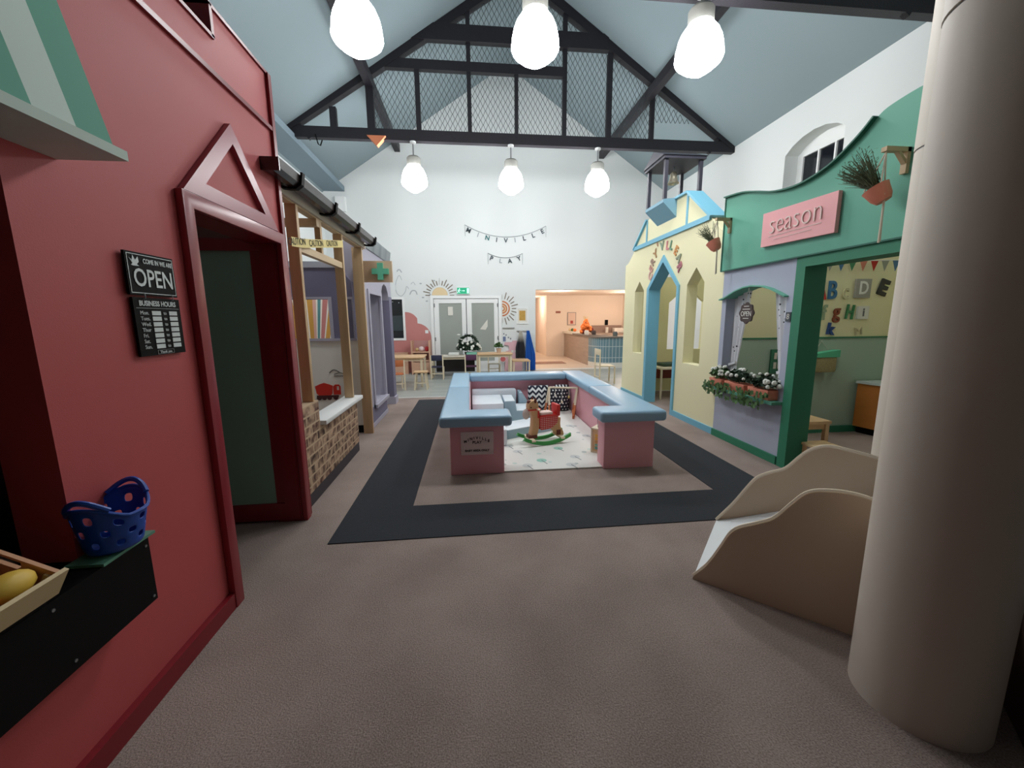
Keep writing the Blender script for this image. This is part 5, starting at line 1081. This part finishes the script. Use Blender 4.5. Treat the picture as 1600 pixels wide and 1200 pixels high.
plk = wood('grey_plank', (164, 148, 136), (6, 1.0, 9), .2)
MB().box(3.77, 4.3, 12.5, 15.85, .0, .93).build('plank_side', plk, ct)
MB().box(3.72, 4.35, 14.4, 15.88, .93, 1.01).build('raised_shelf', OFFW, ct)
MB().box(3.73, 4.4, 12.5, 14.4, .93, .97).build('worktop', mat('grey_worktop', (120, 112, 106), .35), ct)
ft = [(3.77, 12.5)]+[(4.25-.48*math.cos(rad(a)), 12.5-.62*math.sin(rad(a))) for a in range(10, 91, 10)]+[(6.15, 11.88)]
tl = mat('blue_grey_tile', (110, 142, 156), .3)
vv = xyz(tl, mapped(tl)); ang = math_node(tl, 'ADD', vv[0], math_node(tl, 'MULTIPLY', vv[1], -1.0)); g1 = math_node(tl, 'GREATER_THAN', math_node(tl, 'FRACT', math_node(tl, 'MULTIPLY', ang, 9)), .86)
g2 = math_node(tl, 'GREATER_THAN', math_node(tl, 'FRACT', math_node(tl, 'ADD', math_node(tl, 'MULTIPLY', vv[2], 2.9), .12)), .95); mixc(tl, math_node(tl, 'MAXIMUM', g1, g2), lin((104, 138, 152)), lin((196, 206, 208)))
MB().poly([(a, b, .14) for a, b in ft]+[(6.15, 12.3, .14), (4.3, 12.5, .14)], (0, 0, .76)).build('tiled_front', tl, ct)
MB().poly([(a, b, 0) for a, b in ft]+[(6.15, 12.3, 0), (4.3, 12.5, 0)], (0, 0, .14)).build('plinth', OFFW, ct)
MB().poly([(a-.04*(a < 4.2), b-.04, .90) for a, b in ft]+[(6.15, 12.5, .90), (4.35, 12.5, .90)], (0, 0, .05)).build('worktop', MC['grey_worktop'], ct)
t = root('back_bar', (5.1, 15.6, 0), 'grey slatted back bar along cafe rear wall', 'cabinet')
MB().box(4.5, 6.15, 15.3, 15.88, 0, .92).build('cupboard', plk, t); MB().box(4.9, 6.15, 15.82, 15.89, .92, 1.22).build('slatted_panel', mat('slat_grey', (150, 128, 118), .7), t)
MB().lathe([(0, 0), (.06, .0), (.06, .22), (0, .22)], (5.45, 15.6, .93), 14).build('coffee_grinder', OFFW, label='pale coffee grinder on the back bar', cat='grinder')
MB().box(5.7, 6.1, 15.4, 15.7, .93, 1.12).build('coffee_machine', OFFW, bevel=.02, label='pale boxy coffee machine on the back bar', cat='coffee machine')
MB().box(5.46, 5.58, 15.85, 15.9, 1.23, 1.44).build('wall_speaker', BLACK, label='small black speaker on cafe rear wall', cat='speaker')
t = root('framed_poster', (4.07, 15.88, 1.25), 'grey framed poster with small red motif on cafe wall', 'picture')
MB().box(3.90, 4.25, 15.87, 15.9, 1.24, 1.75).build('frame', GREY, t); MB().box(3.92, 4.23, 15.865, 15.872, 1.26, 1.73).build('print', mat('poster_cream', (224, 200, 186), .7), t); MB().box(4.02, 4.13, 15.86, 15.866, 1.30, 1.42).build('motif', mat('motif_red', (176, 80, 70), .7), t)
mb = MB(); mb.box(3.42, 3.62, 15.89, 15.9, 1.72, 1.80); decal('wall_lettering', mb, mat('lettering_brown', (150, 96, 84), .8), 'small brown lettering strip on cafe wall left of poster')
MB().box(2.05, 3.2, 13.1, 13.75, .001, .012).build('door_mat', mat('mat_brown', (150, 118, 104), .9, var=.4, vs=20), label='brown patterned doormat in the cafe entrance', cat='doormat')
t = root('orange_flower_display', (4.0, 13.6, .97), 'autumn flower display of orange and dark red blooms on cafe counter', 'flowers')
mb = MB(); rr = random.Random(8); OA = mat('bloom_orange', (232, 128, 60), .7); OB = mat('bloom_maroon', (110, 34, 28), .7); LF2 = mat('pampas', (222, 200, 160), .8)
for k in range(46):
    q_ = rr.uniform(0, 1); p = (4.0+rr.uniform(-.22, .22)*(1.1-q_), 13.6+rr.uniform(-.2, .2)*(1.1-q_), 1.04+.40*q_); mb.mat(OB if k % 4 == 0 else OA).ell(p, rr.uniform(.045, .075), 8, 6)
for k in range(10): mb.mat(LF2).tube([(4.0, 13.6, 1.2), (4.0+rr.uniform(-.1, .1), 13.6, 1.5+rr.uniform(0, .1))], [.02, .012], 6)
mb.build('blooms', None, t, kind='stuff'); MB().lathe([(0, 0), (.09, 0), (.11, .1), (0, .1)], (4.0, 13.6, .972), 14).build('vase', OFFW, t)
for i, (x, y_, c, l) in enumerate(((3.88, 13.1, OFFW, 'white card stand in front of the orange flowers'), (4.05, 12.85, mat('item_dark', (70, 56, 54), .6), 'dark ornament beside the orange flowers'), (4.5, 12.1, mat('bowl_grey', (90, 100, 100), .5), 'grey bowl on the curved counter'), (4.9, 12.2, OFFW, 'stack of white cups on the curved counter'))):
    MB().lathe([(0, 0), (.07, 0), (.08, .08), (.06, .14), (0, .14)], (x, y_, .97 if i < 2 else .95), 12).build(('card_stand', 'ornament', 'bowl', 'cup_stack')[i], c, label=l, cat=('card', 'ornament', 'bowl', 'cups')[i])
for i, x in enumerate((3.85, 3.95, 4.05)): MB().ell((3.95, 15.6-.35*i, 1.07), (.07, .07, .06), 8, 6).build('dried_posy', (LF2, MC['leaf_green'], OA)[i], label=('cream', 'green', 'orange')[i]+' small posy on the raised counter shelf', cat='flowers')
mb = MB()
for k in range(9): a = math.pi*k/8; mb.bar((6.195, 13.9+.14*math.cos(a), 1.66+.14*math.sin(a)), (6.195, 13.9+.22*math.cos(a), 1.66+.22*math.sin(a)), .004, .02)
mb.build('sun_decal', MC['sun_ray_grey'], label='faint rainbow sun decal on the cafe right wall', cat='wall decal')

# small batten lights added to brighten the play house interiors, unseen behind their fronts
def fill(c, d, e, label):
    t = root('fill_light', c, label, 'batten light', 'batten lights added inside the play houses')
    MB().cb((c[0], c[1], c[2]+.03), (d[0]+.02, d[1]+.02, .03)).build('housing', WHITE, t)
    MB().cb(c, (d[0], d[1], .03)).build('diffuser', mat('fill_diffuser_%d' % e, (255, 246, 226), .4, emit=e), t)
fill((3.30, 3.3, 2.50), (.06, 1.4, 0), 22, 'batten light added inside the green flower shop behind its header')
fill((3.36, 6.3, 2.74), (.06, 1.2, 0), 14, 'batten light added inside the yellow church above its doorway')
fill((-2.4, 6.3, 2.30), (1.0, .06, 0), 9, 'batten light added inside the lilac pharmacy')
